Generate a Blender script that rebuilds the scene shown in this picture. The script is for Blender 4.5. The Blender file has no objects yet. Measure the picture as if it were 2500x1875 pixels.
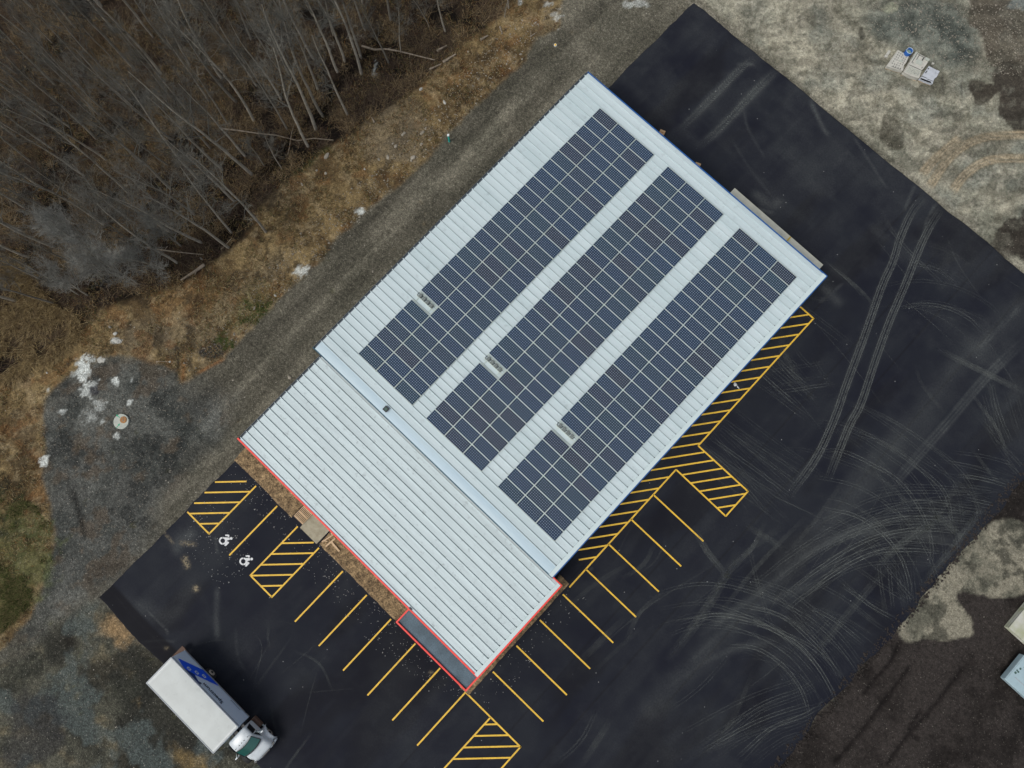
import bpy, math, random
import numpy as np
from mathutils import Matrix, Vector, Euler
random.seed(7); rng=np.random.default_rng(11)
scene=bpy.context.scene; COL=scene.collection
# ------------------------------------------------------------------ camera
F=1734.0; TX,TY,PHI=.1292,-.0014,.8152; CAMH=59.2085
cam=bpy.data.cameras.new('camera'); camo=bpy.data.objects.new('camera',cam); COL.objects.link(camo)
cam.sensor_width=36; cam.lens=F/2500*36; cam.clip_end=3000; cam.clip_start=.5
TH=math.pi/2-PHI
camo.matrix_world=Matrix.Translation((0,0,CAMH))@Matrix.Rotation(TH,4,'Z')@Matrix.Rotation(TY,4,'Y')@Matrix.Rotation(TX,4,'X')
scene.camera=camo
# ------------------------------------------------------------------ light
SUN_EL,SUN_AZ=math.radians(58),math.radians(-105)     # azimuth measured from +X, counter-clockwise
w=bpy.data.worlds.new('World'); scene.world=w; w.use_nodes=True
nt=w.node_tree; bg=nt.nodes['Background']; sky=nt.nodes.new('ShaderNodeTexSky'); sky.sky_type='NISHITA'
sky.sun_disc=False; sky.sun_elevation=SUN_EL; sky.sun_rotation=math.pi/2-SUN_AZ; sky.dust_density=3.0; sky.air_density=1.0; sky.ozone_density=1.0
hs=nt.nodes.new('ShaderNodeHueSaturation'); hs.inputs['Saturation'].default_value=.45   # thin overcast greys the blue out
nt.links.new(sky.outputs[0],hs.inputs['Color']); nt.links.new(hs.outputs[0],bg.inputs[0]); bg.inputs[1].default_value=.12
sl=bpy.data.lights.new('sun','SUN'); sl.energy=1.5; sl.angle=math.radians(24); sl.color=(1,.96,.9)
so=bpy.data.objects.new('sun',sl); COL.objects.link(so)
sd=Vector((math.cos(SUN_EL)*math.cos(SUN_AZ),math.cos(SUN_EL)*math.sin(SUN_AZ),math.sin(SUN_EL)))
so.rotation_euler=sd.to_track_quat('Z','Y').to_euler(); so.location=(0,0,90)
scene.view_settings.view_transform='Standard'; scene.view_settings.look='None'
scene.view_settings.exposure=0.0; scene.view_settings.gamma=1.0
scene.render.engine='CYCLES'
# ------------------------------------------------------------------ where things stand (surveyed from the photo, in metres)
_c,_s=math.cos,math.sin
def at(u,v,z=0.0):
    x=(u-1250)/F; y=-(v-937.5)/F
    r=Matrix.Rotation(TY,3,'Y')@Matrix.Rotation(TX,3,'X')@Vector((x,y,-1))
    a=(r.x/-r.z*(CAMH-z), r.y/-r.z*(CAMH-z)); c,s=_c(PHI),_s(PHI)
    return (a[0]*s-a[1]*c, a[0]*c+a[1]*s)
def ats(pts,ox=0,oy=0,k=1.0,z=0): return [at(ox+x/k,oy+y/k,z) for x,y in pts]
# ------------------------------------------------------------------ materials
def mat(name,col,rough=.6,metal=0.0,var=.0,vscale=3.0,col2=None,spec=.5,fine=0.0,fscale=40.0,bump=0.0,bscale=30.0,stretch=None,rand=0.0,stain=0.0,sscale=1.0):
    m=bpy.data.materials.new(name); m.use_nodes=True; n=m.node_tree; L=n.links.new
    b=n.nodes['Principled BSDF']; b.inputs['Roughness'].default_value=rough; b.inputs['Metallic'].default_value=metal
    b.inputs['Specular IOR Level'].default_value=spec
    tc=n.nodes.new('ShaderNodeTexCoord'); mp=n.nodes.new('ShaderNodeMapping'); L(tc.outputs['Object'],mp.inputs[0])
    if stretch: mp.inputs['Scale'].default_value=stretch
    out=n.nodes.new('ShaderNodeRGB'); out.outputs[0].default_value=(*col,1); cur=out.outputs[0]
    if var>0 or col2:
        t=n.nodes.new('ShaderNodeTexNoise'); t.inputs['Scale'].default_value=vscale; t.inputs['Detail'].default_value=6
        L(mp.outputs[0],t.inputs[0])
        mx=n.nodes.new('ShaderNodeMix'); mx.data_type='RGBA'
        rp=n.nodes.new('ShaderNodeMapRange'); rp.inputs[1].default_value=.35; rp.inputs[2].default_value=.65
        L(t.outputs[0],rp.inputs[0]); L(rp.outputs[0],mx.inputs[0]); L(cur,mx.inputs[6])
        c2=col2 if col2 else tuple(c*(1-var) for c in col)
        mx.inputs[7].default_value=(*c2,1); cur=mx.outputs[2]
    if fine>0:
        t=n.nodes.new('ShaderNodeTexNoise'); t.inputs['Scale'].default_value=fscale; t.inputs['Detail'].default_value=3; L(mp.outputs[0],t.inputs[0])
        rp=n.nodes.new('ShaderNodeMapRange'); rp.inputs[1].default_value=.3; rp.inputs[2].default_value=.7; rp.inputs[3].default_value=1-fine; rp.inputs[4].default_value=1+fine
        L(t.outputs[0],rp.inputs[0]); v=n.nodes.new('ShaderNodeVectorMath'); v.operation='SCALE'; L(cur,v.inputs[0]); L(rp.outputs[0],v.inputs['Scale']); cur=v.outputs[0]
    if stain>0:     # grime: sparse smudges and streaks of its own shape
        t=n.nodes.new('ShaderNodeTexNoise'); t.inputs['Scale'].default_value=sscale; t.inputs['Detail'].default_value=7; t.inputs['Roughness'].default_value=.75; L(tc.outputs['Object'],t.inputs[0])
        rp=n.nodes.new('ShaderNodeMapRange'); rp.inputs[1].default_value=.56; rp.inputs[2].default_value=.72; rp.inputs[3].default_value=1; rp.inputs[4].default_value=1-stain
        L(t.outputs[0],rp.inputs[0]); v=n.nodes.new('ShaderNodeVectorMath'); v.operation='SCALE'; L(cur,v.inputs[0]); L(rp.outputs[0],v.inputs['Scale']); cur=v.outputs[0]
    if rand>0:
        oi=n.nodes.new('ShaderNodeObjectInfo'); rp=n.nodes.new('ShaderNodeMapRange'); rp.inputs[3].default_value=1-rand; rp.inputs[4].default_value=1+rand
        L(oi.outputs['Random'],rp.inputs[0]); v=n.nodes.new('ShaderNodeVectorMath'); v.operation='SCALE'; L(cur,v.inputs[0]); L(rp.outputs[0],v.inputs['Scale']); cur=v.outputs[0]
    L(cur,b.inputs['Base Color'])
    if bump>0:
        t=n.nodes.new('ShaderNodeTexNoise'); t.inputs['Scale'].default_value=bscale; t.inputs['Detail'].default_value=4; L(mp.outputs[0],t.inputs[0])
        bp=n.nodes.new('ShaderNodeBump'); bp.inputs['Strength'].default_value=bump; bp.inputs['Distance'].default_value=.05; L(t.outputs[0],bp.inputs['Height']); L(bp.outputs[0],b.inputs['Normal'])
    return m
M={}
M['roof']=mat('white_roof_metal',(.555,.645,.66),.42,0,.10,.35,col2=(.49,.585,.60),fine=.03,fscale=9,stretch=(.25,3,1),stain=.22,sscale=1.4)
M['roof_low']=mat('white_roof_metal_worn',(.565,.66,.67),.44,0,.10,.8,col2=(.50,.585,.595),fine=.04,fscale=6,stretch=(.3,3,1),stain=.42,sscale=2.2)
M['trim_white']=mat('white_trim',(.56,.66,.66),.4,fine=.03)
M['seam']=mat('rib_shade_grey',(.22,.29,.30),.6)  # shadow beside the main roof's ribs, put into the strip colour
M['rib_shade_dark']=mat('seam_teal',(.10,.16,.16),.6)  # same rib shadow, darker, for the red-trimmed roof
M['blue_gap_shade']=mat('blue_trim_gap_shade',(.012,.075,.115),.4)  # blue lip darkened with the gap shadow between the two roofs
M['rake']=mat('rake_flashing_blue_white',(.42,.55,.62),.4,col2=(.46,.58,.63),vscale=.6,fine=.04,fscale=6,stretch=(.3,3,1))
M['gutter']=mat('dark_gutter',(.10,.13,.16),.5,var=.4,vscale=2)
M['blue']=mat('blue_trim',(.008,.085,.28),.4,fine=.1,fscale=5)
M['red']=mat('red_trim',(.85,.055,.04),.45,fine=.08,fscale=5)
M['wall']=mat('wall_metal',(.45,.48,.49),.5,fine=.05)
M['wall_dark']=mat('wall_stone',(.25,.22,.19),.8,var=.4,vscale=2)
M['membrane']=mat('canopy_membrane',(.085,.135,.17),.6,col2=(.055,.09,.115),vscale=1.2,fine=.25,fscale=12)
M['conc']=mat('concrete',(.50,.50,.42),.85,col2=(.40,.41,.35),vscale=1.3,fine=.08,fscale=25)
M['conc_tan']=mat('concrete_tan',(.40,.37,.27),.85,col2=(.30,.27,.19),vscale=2.5,fine=.1,fscale=25)
M['conc_light']=mat('concrete_light',(.46,.49,.43),.85,var=.15,vscale=4,fine=.08)
M['rust']=mat('rusty_iron',(.42,.21,.07),.8,col2=(.22,.11,.05),vscale=8,fine=.2)
M['greenpaint']=mat('green_paint',(.0,.33,.17),.6,fine=.1)
M['teal']=mat('teal_plastic',(.02,.50,.42),.45,fine=.1)
M['rust_dark']=mat('rusty_steel_dark',(.11,.065,.045),.8,fine=.2)
M['white']=mat('white_plastic',(.72,.74,.73),.45,fine=.05)
M['white_paint']=mat('white_marking',(.66,.68,.68),.6,fine=.15,fscale=12)
M['yellow']=mat('yellow_marking',(.84,.52,.045),.6,col2=(.72,.44,.04),vscale=1.5,fine=.2,fscale=25,stain=.45,sscale=3.5)
M['yellowd']=mat('yellow_steel',(.42,.30,.02),.6)
M['wood']=mat('pale_lumber',(.66,.48,.30),.8,col2=(.54,.38,.22),vscale=4,fine=.15,fscale=30)
M['crate']=mat('tan_box',(.45,.30,.16),.8,var=.3,vscale=5)
M['log']=mat('weathered_wood',(.30,.25,.19),.85,col2=(.17,.14,.10),vscale=5,fine=.2)
M['bark']=mat('grey_bark',(.38,.345,.28),.9,col2=(.24,.215,.17),vscale=3,fine=.2,fscale=15,rand=.35)
M['twig']=mat('grey_twigs',(.150,.145,.122),.9,var=.3,vscale=.5,rand=.3)
M['chip_white']=mat('chip_white',(.62,.62,.58),.85,var=.3,vscale=4)
M['twig_pale']=mat('pale_twigs',(.23,.23,.205),.9,var=.3,vscale=.5,rand=.2)
M['stone']=mat('pale_stone',(.34,.31,.25),.9,col2=(.22,.20,.16),vscale=6,fine=.15,rand=.3)
M['stone_white']=mat('white_stone',(.44,.44,.40),.85,var=.2,vscale=6,rand=.1)
M['truck_white']=mat('truck_paint_white',(.62,.67,.69),.3,fine=.02,spec=.6,stain=.2,sscale=2)
M['truck_roof']=mat('truck_box_roof',(.53,.565,.545),.55,col2=(.48,.51,.49),vscale=.9,fine=.03,stain=.18,sscale=1.5)
M['truck_side']=mat('truck_box_side',(.66,.80,.95),.4,fine=.03)
M['truck_trim']=mat('truck_aluminium',(.45,.48,.50),.4,.3,fine=.05)
M['dblue']=mat('decal_royal_blue',(.02,.12,.90),.4); M['navy']=mat('decal_navy',(.012,.05,.24),.4); M['ink']=mat('decal_ink',(.01,.025,.07),.4)
M['dlight']=mat('decal_light',(.55,.68,.8),.4)
M['rubber']=mat('black_rubber',(.02,.02,.02),.8); M['rim']=mat('wheel_rim',(.45,.42,.36),.5)
M['black']=mat('black_plastic',(.012,.013,.016),.4); M['glass']=mat('windshield_glass',(.015,.10,.085),.08,spec=.8)
M['grey_box']=mat('grey_inverter',(.17,.20,.19),.5,var=.2,vscale=3); M['ginv']=mat('green_grey',(.05,.10,.08),.4)
M['rail']=mat('rail_aluminium',(.55,.62,.55),.4,.2)
M['bluedrum']=mat('blue_drum',(.02,.13,.48),.4,var=.3,vscale=3); M['water']=mat('murky_water',(.20,.30,.24),.15)
M['foam']=mat('white_block',(.52,.51,.45),.8,var=.15,vscale=3,fine=.06); M['foam2']=mat('bluish_block',(.50,.53,.57),.8,var=.15,vscale=3)
M['hole']=mat('dark_hole',(.05,.055,.05),.9)
M['container']=mat('pale_container',(.36,.38,.24),.7,col2=(.50,.50,.44),vscale=1.1,fine=.1); M['trailer']=mat('pale_blue_trailer',(.36,.48,.52),.5,var=.1,vscale=2)
# solar cells: 12 x 6 cells with pale corner diamonds
def solar_mat():
    m=bpy.data.materials.new('solar_cells'); m.use_nodes=True; n=m.node_tree; L=n.links.new; b=n.nodes['Principled BSDF']
    tc=n.nodes.new('ShaderNodeTexCoord'); sp=n.nodes.new('ShaderNodeSeparateXYZ'); L(tc.outputs['Object'],sp.inputs[0])
    def mt(op,a,bv=None,clamp=False):
        k=n.nodes.new('ShaderNodeMath'); k.operation=op; k.use_clamp=clamp
        for i,x in enumerate((a,bv)):
            if x is None: continue
            if isinstance(x,(int,float)): k.inputs[i].default_value=x
            else: L(x,k.inputs[i])
        return k.outputs[0]
    CX,CY=1.90/12,.93/6
    fx=mt('ABSOLUTE',mt('SUBTRACT',mt('FRACT',mt('ADD',mt('DIVIDE',sp.outputs[0],CX),100.0)),.5))   # .5 at the borders
    fy=mt('ABSOLUTE',mt('SUBTRACT',mt('FRACT',mt('ADD',mt('DIVIDE',sp.outputs[1],CY),100.0)),.5))
    corner=mt('GREATER_THAN',mt('ADD',fx,fy),.80)
    line=mt('GREATER_THAN',mt('MAXIMUM',fx,fy),.47)
    oi=n.nodes.new('ShaderNodeObjectInfo'); cr=n.nodes.new('ShaderNodeValToRGB'); L(oi.outputs['Random'],cr.inputs[0])
    e=cr.color_ramp.elements; e[0].color=(.018,.040,.076,1); e[1].color=(.026,.033,.048,1); e[1].position=1.0; k=e.new(.4); k.color=(.019,.036,.068,1); k=e.new(.7); k.color=(.022,.045,.066,1); k=e.new(.85); k.color=(.024,.033,.056,1)
    def mix(f,a,bc):
        x=n.nodes.new('ShaderNodeMix'); x.data_type='RGBA'; L(f,x.inputs[0]); L(a,x.inputs[6]); x.inputs[7].default_value=(*bc,1); return x.outputs[2]
    c=mix(line,cr.outputs[0],(.085,.13,.20)); c=mix(corner,c,(.44,.52,.64)); L(c,b.inputs['Base Color'])
    b.inputs['Roughness'].default_value=.35; b.inputs['Specular IOR Level'].default_value=.12
    return m
M['cells']=solar_mat(); M['pframe']=mat('panel_frame',(.02,.045,.055),.4)
# ------------------------------------------------------------------ helpers
class MB:
    def __init__(s): s.v=[]; s.f=[]; s.mi=[]
    def add(s,vs,fs,mi=0):
        k=len(s.v); s.v+= [tuple(p) for p in vs]; s.f+=[tuple(k+i for i in f) for f in fs]; s.mi+=[mi]*len(fs); return s
    def box(s,x0,x1,y0,y1,z0,z1,mi=0):
        return s.add([(x0,y0,z0),(x1,y0,z0),(x1,y1,z0),(x0,y1,z0),(x0,y0,z1),(x1,y0,z1),(x1,y1,z1),(x0,y1,z1)],
          [(3,2,1,0),(4,5,6,7),(0,1,5,4),(1,2,6,5),(2,3,7,6),(3,0,4,7)],mi)
    def obox(s,c,ax,l,wd,z0,z1,mi=0):       # box centred at c (x,y), rotated by ax radians
        ca,sa=math.cos(ax),math.sin(ax); P=[(-l/2,-wd/2),(l/2,-wd/2),(l/2,wd/2),(-l/2,wd/2)]
        q=[(c[0]+a*ca-b*sa,c[1]+a*sa+b*ca) for a,b in P]; return s.prism(q,z0,z1,mi)
    def prism(s,poly,z0,z1,mi=0):
        a=sum(poly[i][0]*poly[(i+1)%len(poly)][1]-poly[(i+1)%len(poly)][0]*poly[i][1] for i in range(len(poly)))
        if a<0: poly=poly[::-1]
        n=len(poly); vs=[(x,y,z0) for x,y in poly]+[(x,y,z1) for x,y in poly]
        return s.add(vs,[tuple(range(n-1,-1,-1)),tuple(range(n,2*n))]+[(i,(i+1)%n,n+(i+1)%n,n+i) for i in range(n)],mi)
    def cyl(s,x,y,z0,z1,r0,r1=None,n=20,mi=0):
        r1=r0 if r1 is None else r1
        vs=[(x+r0*math.cos(2*math.pi*i/n),y+r0*math.sin(2*math.pi*i/n),z0) for i in range(n)]+[(x+r1*math.cos(2*math.pi*i/n),y+r1*math.sin(2*math.pi*i/n),z1) for i in range(n)]
        return s.add(vs,[tuple(range(n-1,-1,-1)),tuple(range(n,2*n))]+[(i,(i+1)%n,n+(i+1)%n,n+i) for i in range(n)],mi)
    def tube(s,pts,rad,n=6,mi=0):
        vs=[];fs=[]; P=[Vector(p) for p in pts]
        for i,p in enumerate(P):
            d=(P[min(i+1,len(P)-1)]-P[max(i-1,0)]).normalized()
            a=d.orthogonal().normalized(); b=d.cross(a); r=rad[i] if hasattr(rad,'__len__') else rad
            for k in range(n):
                t=2*math.pi*k/n; vs.append(p+(a*math.cos(t)+b*math.sin(t))*r)
        for i in range(len(P)-1):
            for k in range(n): fs.append((i*n+k,i*n+(k+1)%n,(i+1)*n+(k+1)%n,(i+1)*n+k))
        fs.append(tuple(range(n-1,-1,-1))); fs.append(tuple(range((len(P)-1)*n,len(P)*n)))
        return s.add(vs,fs,mi)
    def mesh(s,name,mats):
        me=bpy.data.meshes.new(name); me.from_pydata(s.v,[],s.f)
        for m in (mats if isinstance(mats,(list,tuple)) else [mats]): me.materials.append(m)
        me.polygons.foreach_set('material_index',s.mi); me.update(); return me
    def build(s,name,mats,parent=None,loc=None,smooth=False,bevel=0):
        me=s.mesh(name,mats)
        if smooth: me.polygons.foreach_set('use_smooth',[True]*len(me.polygons))
        o=bpy.data.objects.new(name,me); COL.objects.link(o)
        if parent: o.parent=parent
        if loc: o.location=loc
        if bevel:
            b=o.modifiers.new('bevel','BEVEL'); b.width=bevel; b.segments=2; b.limit_method='ANGLE'
        return o
def tag(o,label=None,cat=None,group=None,kind=None):
    if label: o['label']=label
    if cat: o['category']=cat
    if group: o['group']=group
    if kind: o['kind']=kind
    return o
def thing(name,loc,label,cat,group=None,rz=0):
    o=bpy.data.objects.new(name,None); o.empty_display_size=.3; COL.objects.link(o); o.location=loc; o.rotation_euler=(0,0,rz)
    return tag(o,label,cat,group)
# ------------------------------------------------------------------ numpy noise and masks
def vnoise(x,y,seed):
    g=np.random.default_rng(seed).random((256,256)); xi=np.floor(x).astype(int); yi=np.floor(y).astype(int); fx=x-xi; fy=y-yi
    fx=fx*fx*(3-2*fx); fy=fy*fy*(3-2*fy); a=g[xi%256,yi%256]; b=g[(xi+1)%256,yi%256]; c=g[xi%256,(yi+1)%256]; d=g[(xi+1)%256,(yi+1)%256]
    return (a*(1-fx)+b*fx)*(1-fy)+(c*(1-fx)+d*fx)*fy
def fbm(x,y,sc,seed,octv=5,gain=.5):
    r=0;a=1;t=0
    for k in range(octv): r=r+a*vnoise(x/sc+17.3*k+500,y/sc+9.1*k+500,seed+k); t+=a; a*=gain; sc/=2.03
    return r/t
def inpoly(X,Y,poly):
    r=np.zeros(X.shape,bool); n=len(poly)
    for i in range(n):
        x0,y0=poly[i]; x1,y1=poly[(i+1)%n]
        if y0==y1: continue
        c=((Y>=y0)!=(Y>=y1))&(X<(x1-x0)*(Y-y0)/(y1-y0)+x0); r^=c
    return r
def boxblur(a,r):
    if r<1: return a
    for ax in (0,1):
        for _ in range(2):
            p=np.pad(a,[(r+1,r) if k==ax else (0,0) for k in (0,1)],mode='edge'); cs=np.cumsum(p,axis=ax)
            a=(np.take(cs,range(2*r+1,cs.shape[ax]),axis=ax)-np.take(cs,range(0,cs.shape[ax]-2*r-1),axis=ax))/(2*r+1)
    return a
def sst(x,a,b): t=np.clip((x-a)/(b-a),0,1); return t*t*(3-2*t)
def grid_mesh(name,PX,PY,PZ,attrs,material):
    ny,nx=PX.shape; co=np.stack([PX,PY,PZ],-1).reshape(-1,3).astype(np.float32)
    i=np.arange((ny-1)*(nx-1)); r=i//(nx-1); c=i%(nx-1); a=r*nx+c
    loops=np.stack([a,a+1,a+nx+1,a+nx],-1).reshape(-1).astype(np.int32)
    me=bpy.data.meshes.new(name); me.vertices.add(len(co)); me.vertices.foreach_set('co',co.ravel()); me.loops.add(len(loops)); me.loops.foreach_set('vertex_index',loops)
    me.polygons.add(len(i)); me.polygons.foreach_set('loop_start',(np.arange(len(i))*4).astype(np.int32)); me.polygons.foreach_set('loop_total',np.full(len(i),4,np.int32))
    me.update(calc_edges=True); me.polygons.foreach_set('use_smooth',np.ones(len(i),bool))
    for k,v in attrs.items():
        if v.ndim==3:
            at_=me.attributes.new(k,'FLOAT_COLOR','POINT'); q=np.ones((ny*nx,4),np.float32); q[:,:3]=v.reshape(-1,3); at_.data.foreach_set('color',q.ravel())
        else:
            at_=me.attributes.new(k,'FLOAT','POINT'); at_.data.foreach_set('value',v.ravel().astype(np.float32))
    me.materials.append(material); o=bpy.data.objects.new(name,me); COL.objects.link(o); return o
def cr_spline(P,step):
    P=np.array(P,float); 
    if len(P)==2: n=max(2,int(np.linalg.norm(P[1]-P[0])/step)); return P[0]+(P[1]-P[0])*np.linspace(0,1,n)[:,None]
    Q=np.vstack([2*P[0]-P[1],P,2*P[-1]-P[-2]]); out=[]
    for i in range(1,len(Q)-2):
        n=max(2,int(np.linalg.norm(Q[i+1]-Q[i])/step)); t=np.linspace(0,1,n,endpoint=False)[:,None]
        a,b,c,d=Q[i-1],Q[i],Q[i+1],Q[i+2]
        out.append(.5*((2*b)+(-a+c)*t+(2*a-5*b+4*c-d)*t**2+(-a+3*b-3*c+d)*t**3))
    out.append(P[-1:]); return np.vstack(out)
def stroke(A,x0,y0,h,pts,width,strength,offs=(0,),fade=.15):
    """leave a worn line along pts (world metres) in the array A, a regular grid with origin x0,y0 and spacing h"""
    S=cr_spline(pts,h*.8); T=np.gradient(S,axis=0); T/=np.linalg.norm(T,axis=1)[:,None]+1e-9; N=np.stack([-T[:,1],T[:,0]],-1)
    L=len(S); w=max(1,int(width*2.2/h)+1)
    for of in offs:
        Q=S+N*of
        for i in range(L):
            e=min(i,L-1-i)/max(1,L*fade); s_=strength*min(1,e)
            cx=(Q[i,0]-x0)/h; cy=(Q[i,1]-y0)/h; ix,iy=int(cx),int(cy)
            a0,a1,b0,b1=max(0,ix-w),min(A.shape[1],ix+w+2),max(0,iy-w),min(A.shape[0],iy+w+2)
            if a0>=a1 or b0>=b1: continue
            gx=(np.arange(a0,a1)-cx)[None,:]*h; gy=(np.arange(b0,b1)-cy)[:,None]*h
            d=np.exp(-(gx*gx+gy*gy)/(width*width)*2)*s_
            A[b0:b1,a0:a1]=np.maximum(A[b0:b1,a0:a1],d)
# ------------------------------------------------------------------ regions, traced on the ground
px=lambda L: [at(u,v) for u,v in L]
FOREST_IN=[(1250,0),(1215,45),(1180,60),(1120,105),(1060,165),(1020,205),(960,250),(905,290),(850,322),(800,350),(740,395),(690,435),(650,478),(620,530),(585,580),(540,620),(490,650),(445,690),(400,705),(330,712),(262,735),(205,790),(150,830),(80,860),(0,905)]
FOREST=px([(1300,-120)]+FOREST_IN+[(-200,960),(-300,-150)])
BANK_OUT=[(1371,0),(1367,69),(1313,89),(1290,116),(1282,154),(1244,174),(1209,216),(1170,251),(1124,293),(1093,328),(1047,378),(1016,417),(966,455),(916,490),(877,532),(823,571),(795,623),(733,673),(671,735),(602,808),(556,862),(478,916),(440,938),(432,900),(347,878),(293,862),(231,878),(181,905),(147,928),(116,955),(100,1005),(108,1055),(112,1101),(96,1171),(123,1240),(131,1312),(108,1389),(93,1466),(70,1505),(0,1590)]
BANK=px([(1400,-120)]+BANK_OUT+[(-250,1700),(-300,-150)])
ang=math.pi/2-PHI; RX=(math.cos(ang),math.sin(ang)); UX=(-math.sin(ang),math.cos(ang))
# ------------------------------------------------------------------ ground sheet
H=.16; p0,p1,q0,q1=-50,50,-27,47
pc=np.arange(p0,p1+.001,H); qc=np.arange(q0,q1+.001,H)
def make_ground():
    PP,QQ=np.meshgrid(pc,qc); X=PP*RX[0]+QQ*UX[0]; Y=PP*RX[1]+QQ*UX[1]
    def pq(P): return [(x*RX[0]+y*RX[1],x*UX[0]+y*UX[1]) for x,y in P]
    WX=(fbm(X,Y,2.2,900,5,.6)-.5)*2.2; WY=(fbm(X,Y,2.2,920,5,.6)-.5)*2.2
    def mk(poly,blur=.5,edge=.5,nsc=1.5,seed=1,sharp=.25,warp=.0):
        m=inpoly(X+WX*warp,Y+WY*warp,poly).astype(float); m=boxblur(m,int(round(blur/H)))
        n=fbm(X,Y,nsc,seed,5,.6)-.5
        return sst(m+n*edge,.5-sharp,.5+sharp)
    n1=fbm(X,Y,6,40); n2=fbm(X,Y,1.6,50,5,.6); n3=fbm(X,Y,.7,60,3); n4=fbm(X,Y,12,70)
    C=np.zeros(X.shape+(3,)); grit=np.zeros(X.shape)
    def lay(m,c,k=1.0):
        c=np.array(c,float); C[:]=C*(1-(m*k)[...,None])+c*(m*k)[...,None]
    def layn(m,ca,cb,t):
        t=np.clip(t,0,1)[...,None]; cc=np.array(ca)*(1-t)+np.array(cb)*t; C[:]=C*(1-m[...,None])+cc*m[...,None]
    one=np.ones(X.shape)
    layn(one,(.078,.074,.056),(.118,.110,.084),sst(n2*.5+n1*.5,.35,.65)); grit[:]=1
    # lighter streaks along the gravel track
    al=fbm(X*2.2,Y*.25,2.2,81,4)
    trk=sst(-X,17.2,18.5)*sst(-X,31,24); C*= (1+.45*(sst(al,.3,.7)-.5)*trk)[...,None]
    G=np.zeros(X.shape)
    g0=(pc[0],qc[0])
    def st(pts,wd,k,offs=(0,),A=None,fade=.15): stroke(G if A is None else A,g0[0],g0[1],H,pq(pts),max(wd,.12),k,offs,fade)
    # north-west wet gravel pad
    pad=mk(px([(60,1560),(90,1180),(90,960),(230,865),(360,870),(440,940),(520,930),(600,960),(545,1080),(450,1150),(380,1290),(240,1440),(120,1600),(-50,1700),(-60,1560)]),2.5,.5,3,90,.3)
    layn(pad,(.040,.044,.040),(.078,.080,.072),sst(n2*.6+n1*.4,.35,.65))
    lay(pad*sst(fbm(X,Y,3.5,92,5,.6),.52,.66),(.115,.118,.105),.6); lay(pad*sst(fbm(X,Y,2.6,94,5,.65),.53,.62),(.022,.024,.023),.65); lay(pad*sst(fbm(X,Y,1.6,96,5,.65),.56,.66),(.085,.062,.04),.5)
    C[:]*=(1-.35*mk(px([(600,300+560),(560,900),(330,1190),(420,1130),(640,880)]),1.5,.5,2,91)[...,None])
    tr1=np.zeros(X.shape)
    for pts,wd,k in (([(1350,90),(1130,300),(900,540),(690,750),(520,930),(380,1100),(240,1300)],.9,.5),([(1280,180),(1080,390),(850,620),(640,830),(480,1000),(330,1180)],.5,.4)):
        st(px(pts),wd,k,A=tr1)
    C[:]*=(1-.55*tr1*sst(n2,.3,.6))[...,None]
    tr2=np.zeros(X.shape)
    for pts,wd,k in (([(1330,180),(1110,410),(880,650),(680,850),(500,1040),(400,1180)],.6,.8),([(1240,170),(1060,360),(860,560)],.3,.8)): st(px(pts),wd,k,A=tr2)
    C[:]=C*(1+.5*tr2[...,None])
    # south-west waste ground
    sw=mk(px([(246,1458),(140,1520),(60,1600),(-60,1650),(-300,2100),(900,2200),(700,1880),(640,1870),(400,1640),(350,1590)]),1.0,.5,2.5,100,.3)
    layn(sw,(.030,.031,.024),(.085,.083,.062),sst(n1*.5+n2*.5,.38,.62)); lay(sw*sst(fbm(X,Y,2.6,105,6,.65),.53,.68),(.15,.125,.075),.55); lay(sw*sst(fbm(X,Y,5,106),.54,.64),(.022,.022,.018),.8); lay(sw*sst(fbm(X,Y,2.5,107),.57,.66),(.07,.085,.08),.7)
    for poly,c,k in (([(250,1480),(290,1500),(330,1560),(320,1590),(270,1560),(235,1510)],(.30,.20,.10),.8),([(130,1690),(190,1670),(180,1700),(110,1710)],(.22,.17,.07),.8),([(400,1780),(470,1840),(560,1875),(480,1900),(410,1850)],(.20,.14,.06),.7),([(0,1690),(120,1680),(170,1780),(100,1875),(0,1875)],(.025,.025,.028),.6),([(150,1545),(190,1560),(180,1615),(155,1590)],(.015,.013,.01),.8)):
        lay(mk(px(poly),.8,1.0,1.2,110,.25,1.2),c,k)
    # grassy bank
    bank=mk(BANK,.7,.45,1.2,120,.2)
    layn(bank,(.085,.058,.028),(.205,.150,.072),sst(n2*.65+n1*.35,.36,.62)); lay(bank*sst(n4,.5,.62),(.15,.13,.09),.5); lay(bank*sst(fbm(X,Y,1.3,125),.56,.66),(.13,.058,.02),.45)
    lay(bank*sst(fbm(X,Y,1.3,126,5,.7),.53,.63),(.035,.026,.015),.7); lay(bank*sst(fbm(X,Y,.9,128,4,.7),.56,.66),(.27,.21,.12),.5)
    for poly,c,k in (([(570,730),(640,700),(670,740),(620,800),(560,860),(500,850),(560,790)],(.085,.095,.03),.35),([(660,380),(740,340),(830,320),(800,370),(700,420),(630,470)],(.030,.042,.010),.8),([(0,1160),(60,1240),(130,1280),(120,1400),(60,1480),(0,1560)],(.075,.09,.035),.65),([(0,1120),(60,1180),(50,1300),(0,1330)],(.006,.010,.006),.7),
        ([(890,240),(1000,200),(1060,280),(1050,360),(960,400),(900,420),(880,330)],(.15,.125,.085),.6)):
        lay(mk(px(poly),.9,1.2,1.0,130,.2,1.2),c,k)
    grit*=(1-.35*bank)
    # the wood's floor
    fo=mk(FOREST,1.1,.5,2.0,140,.22)
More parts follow.
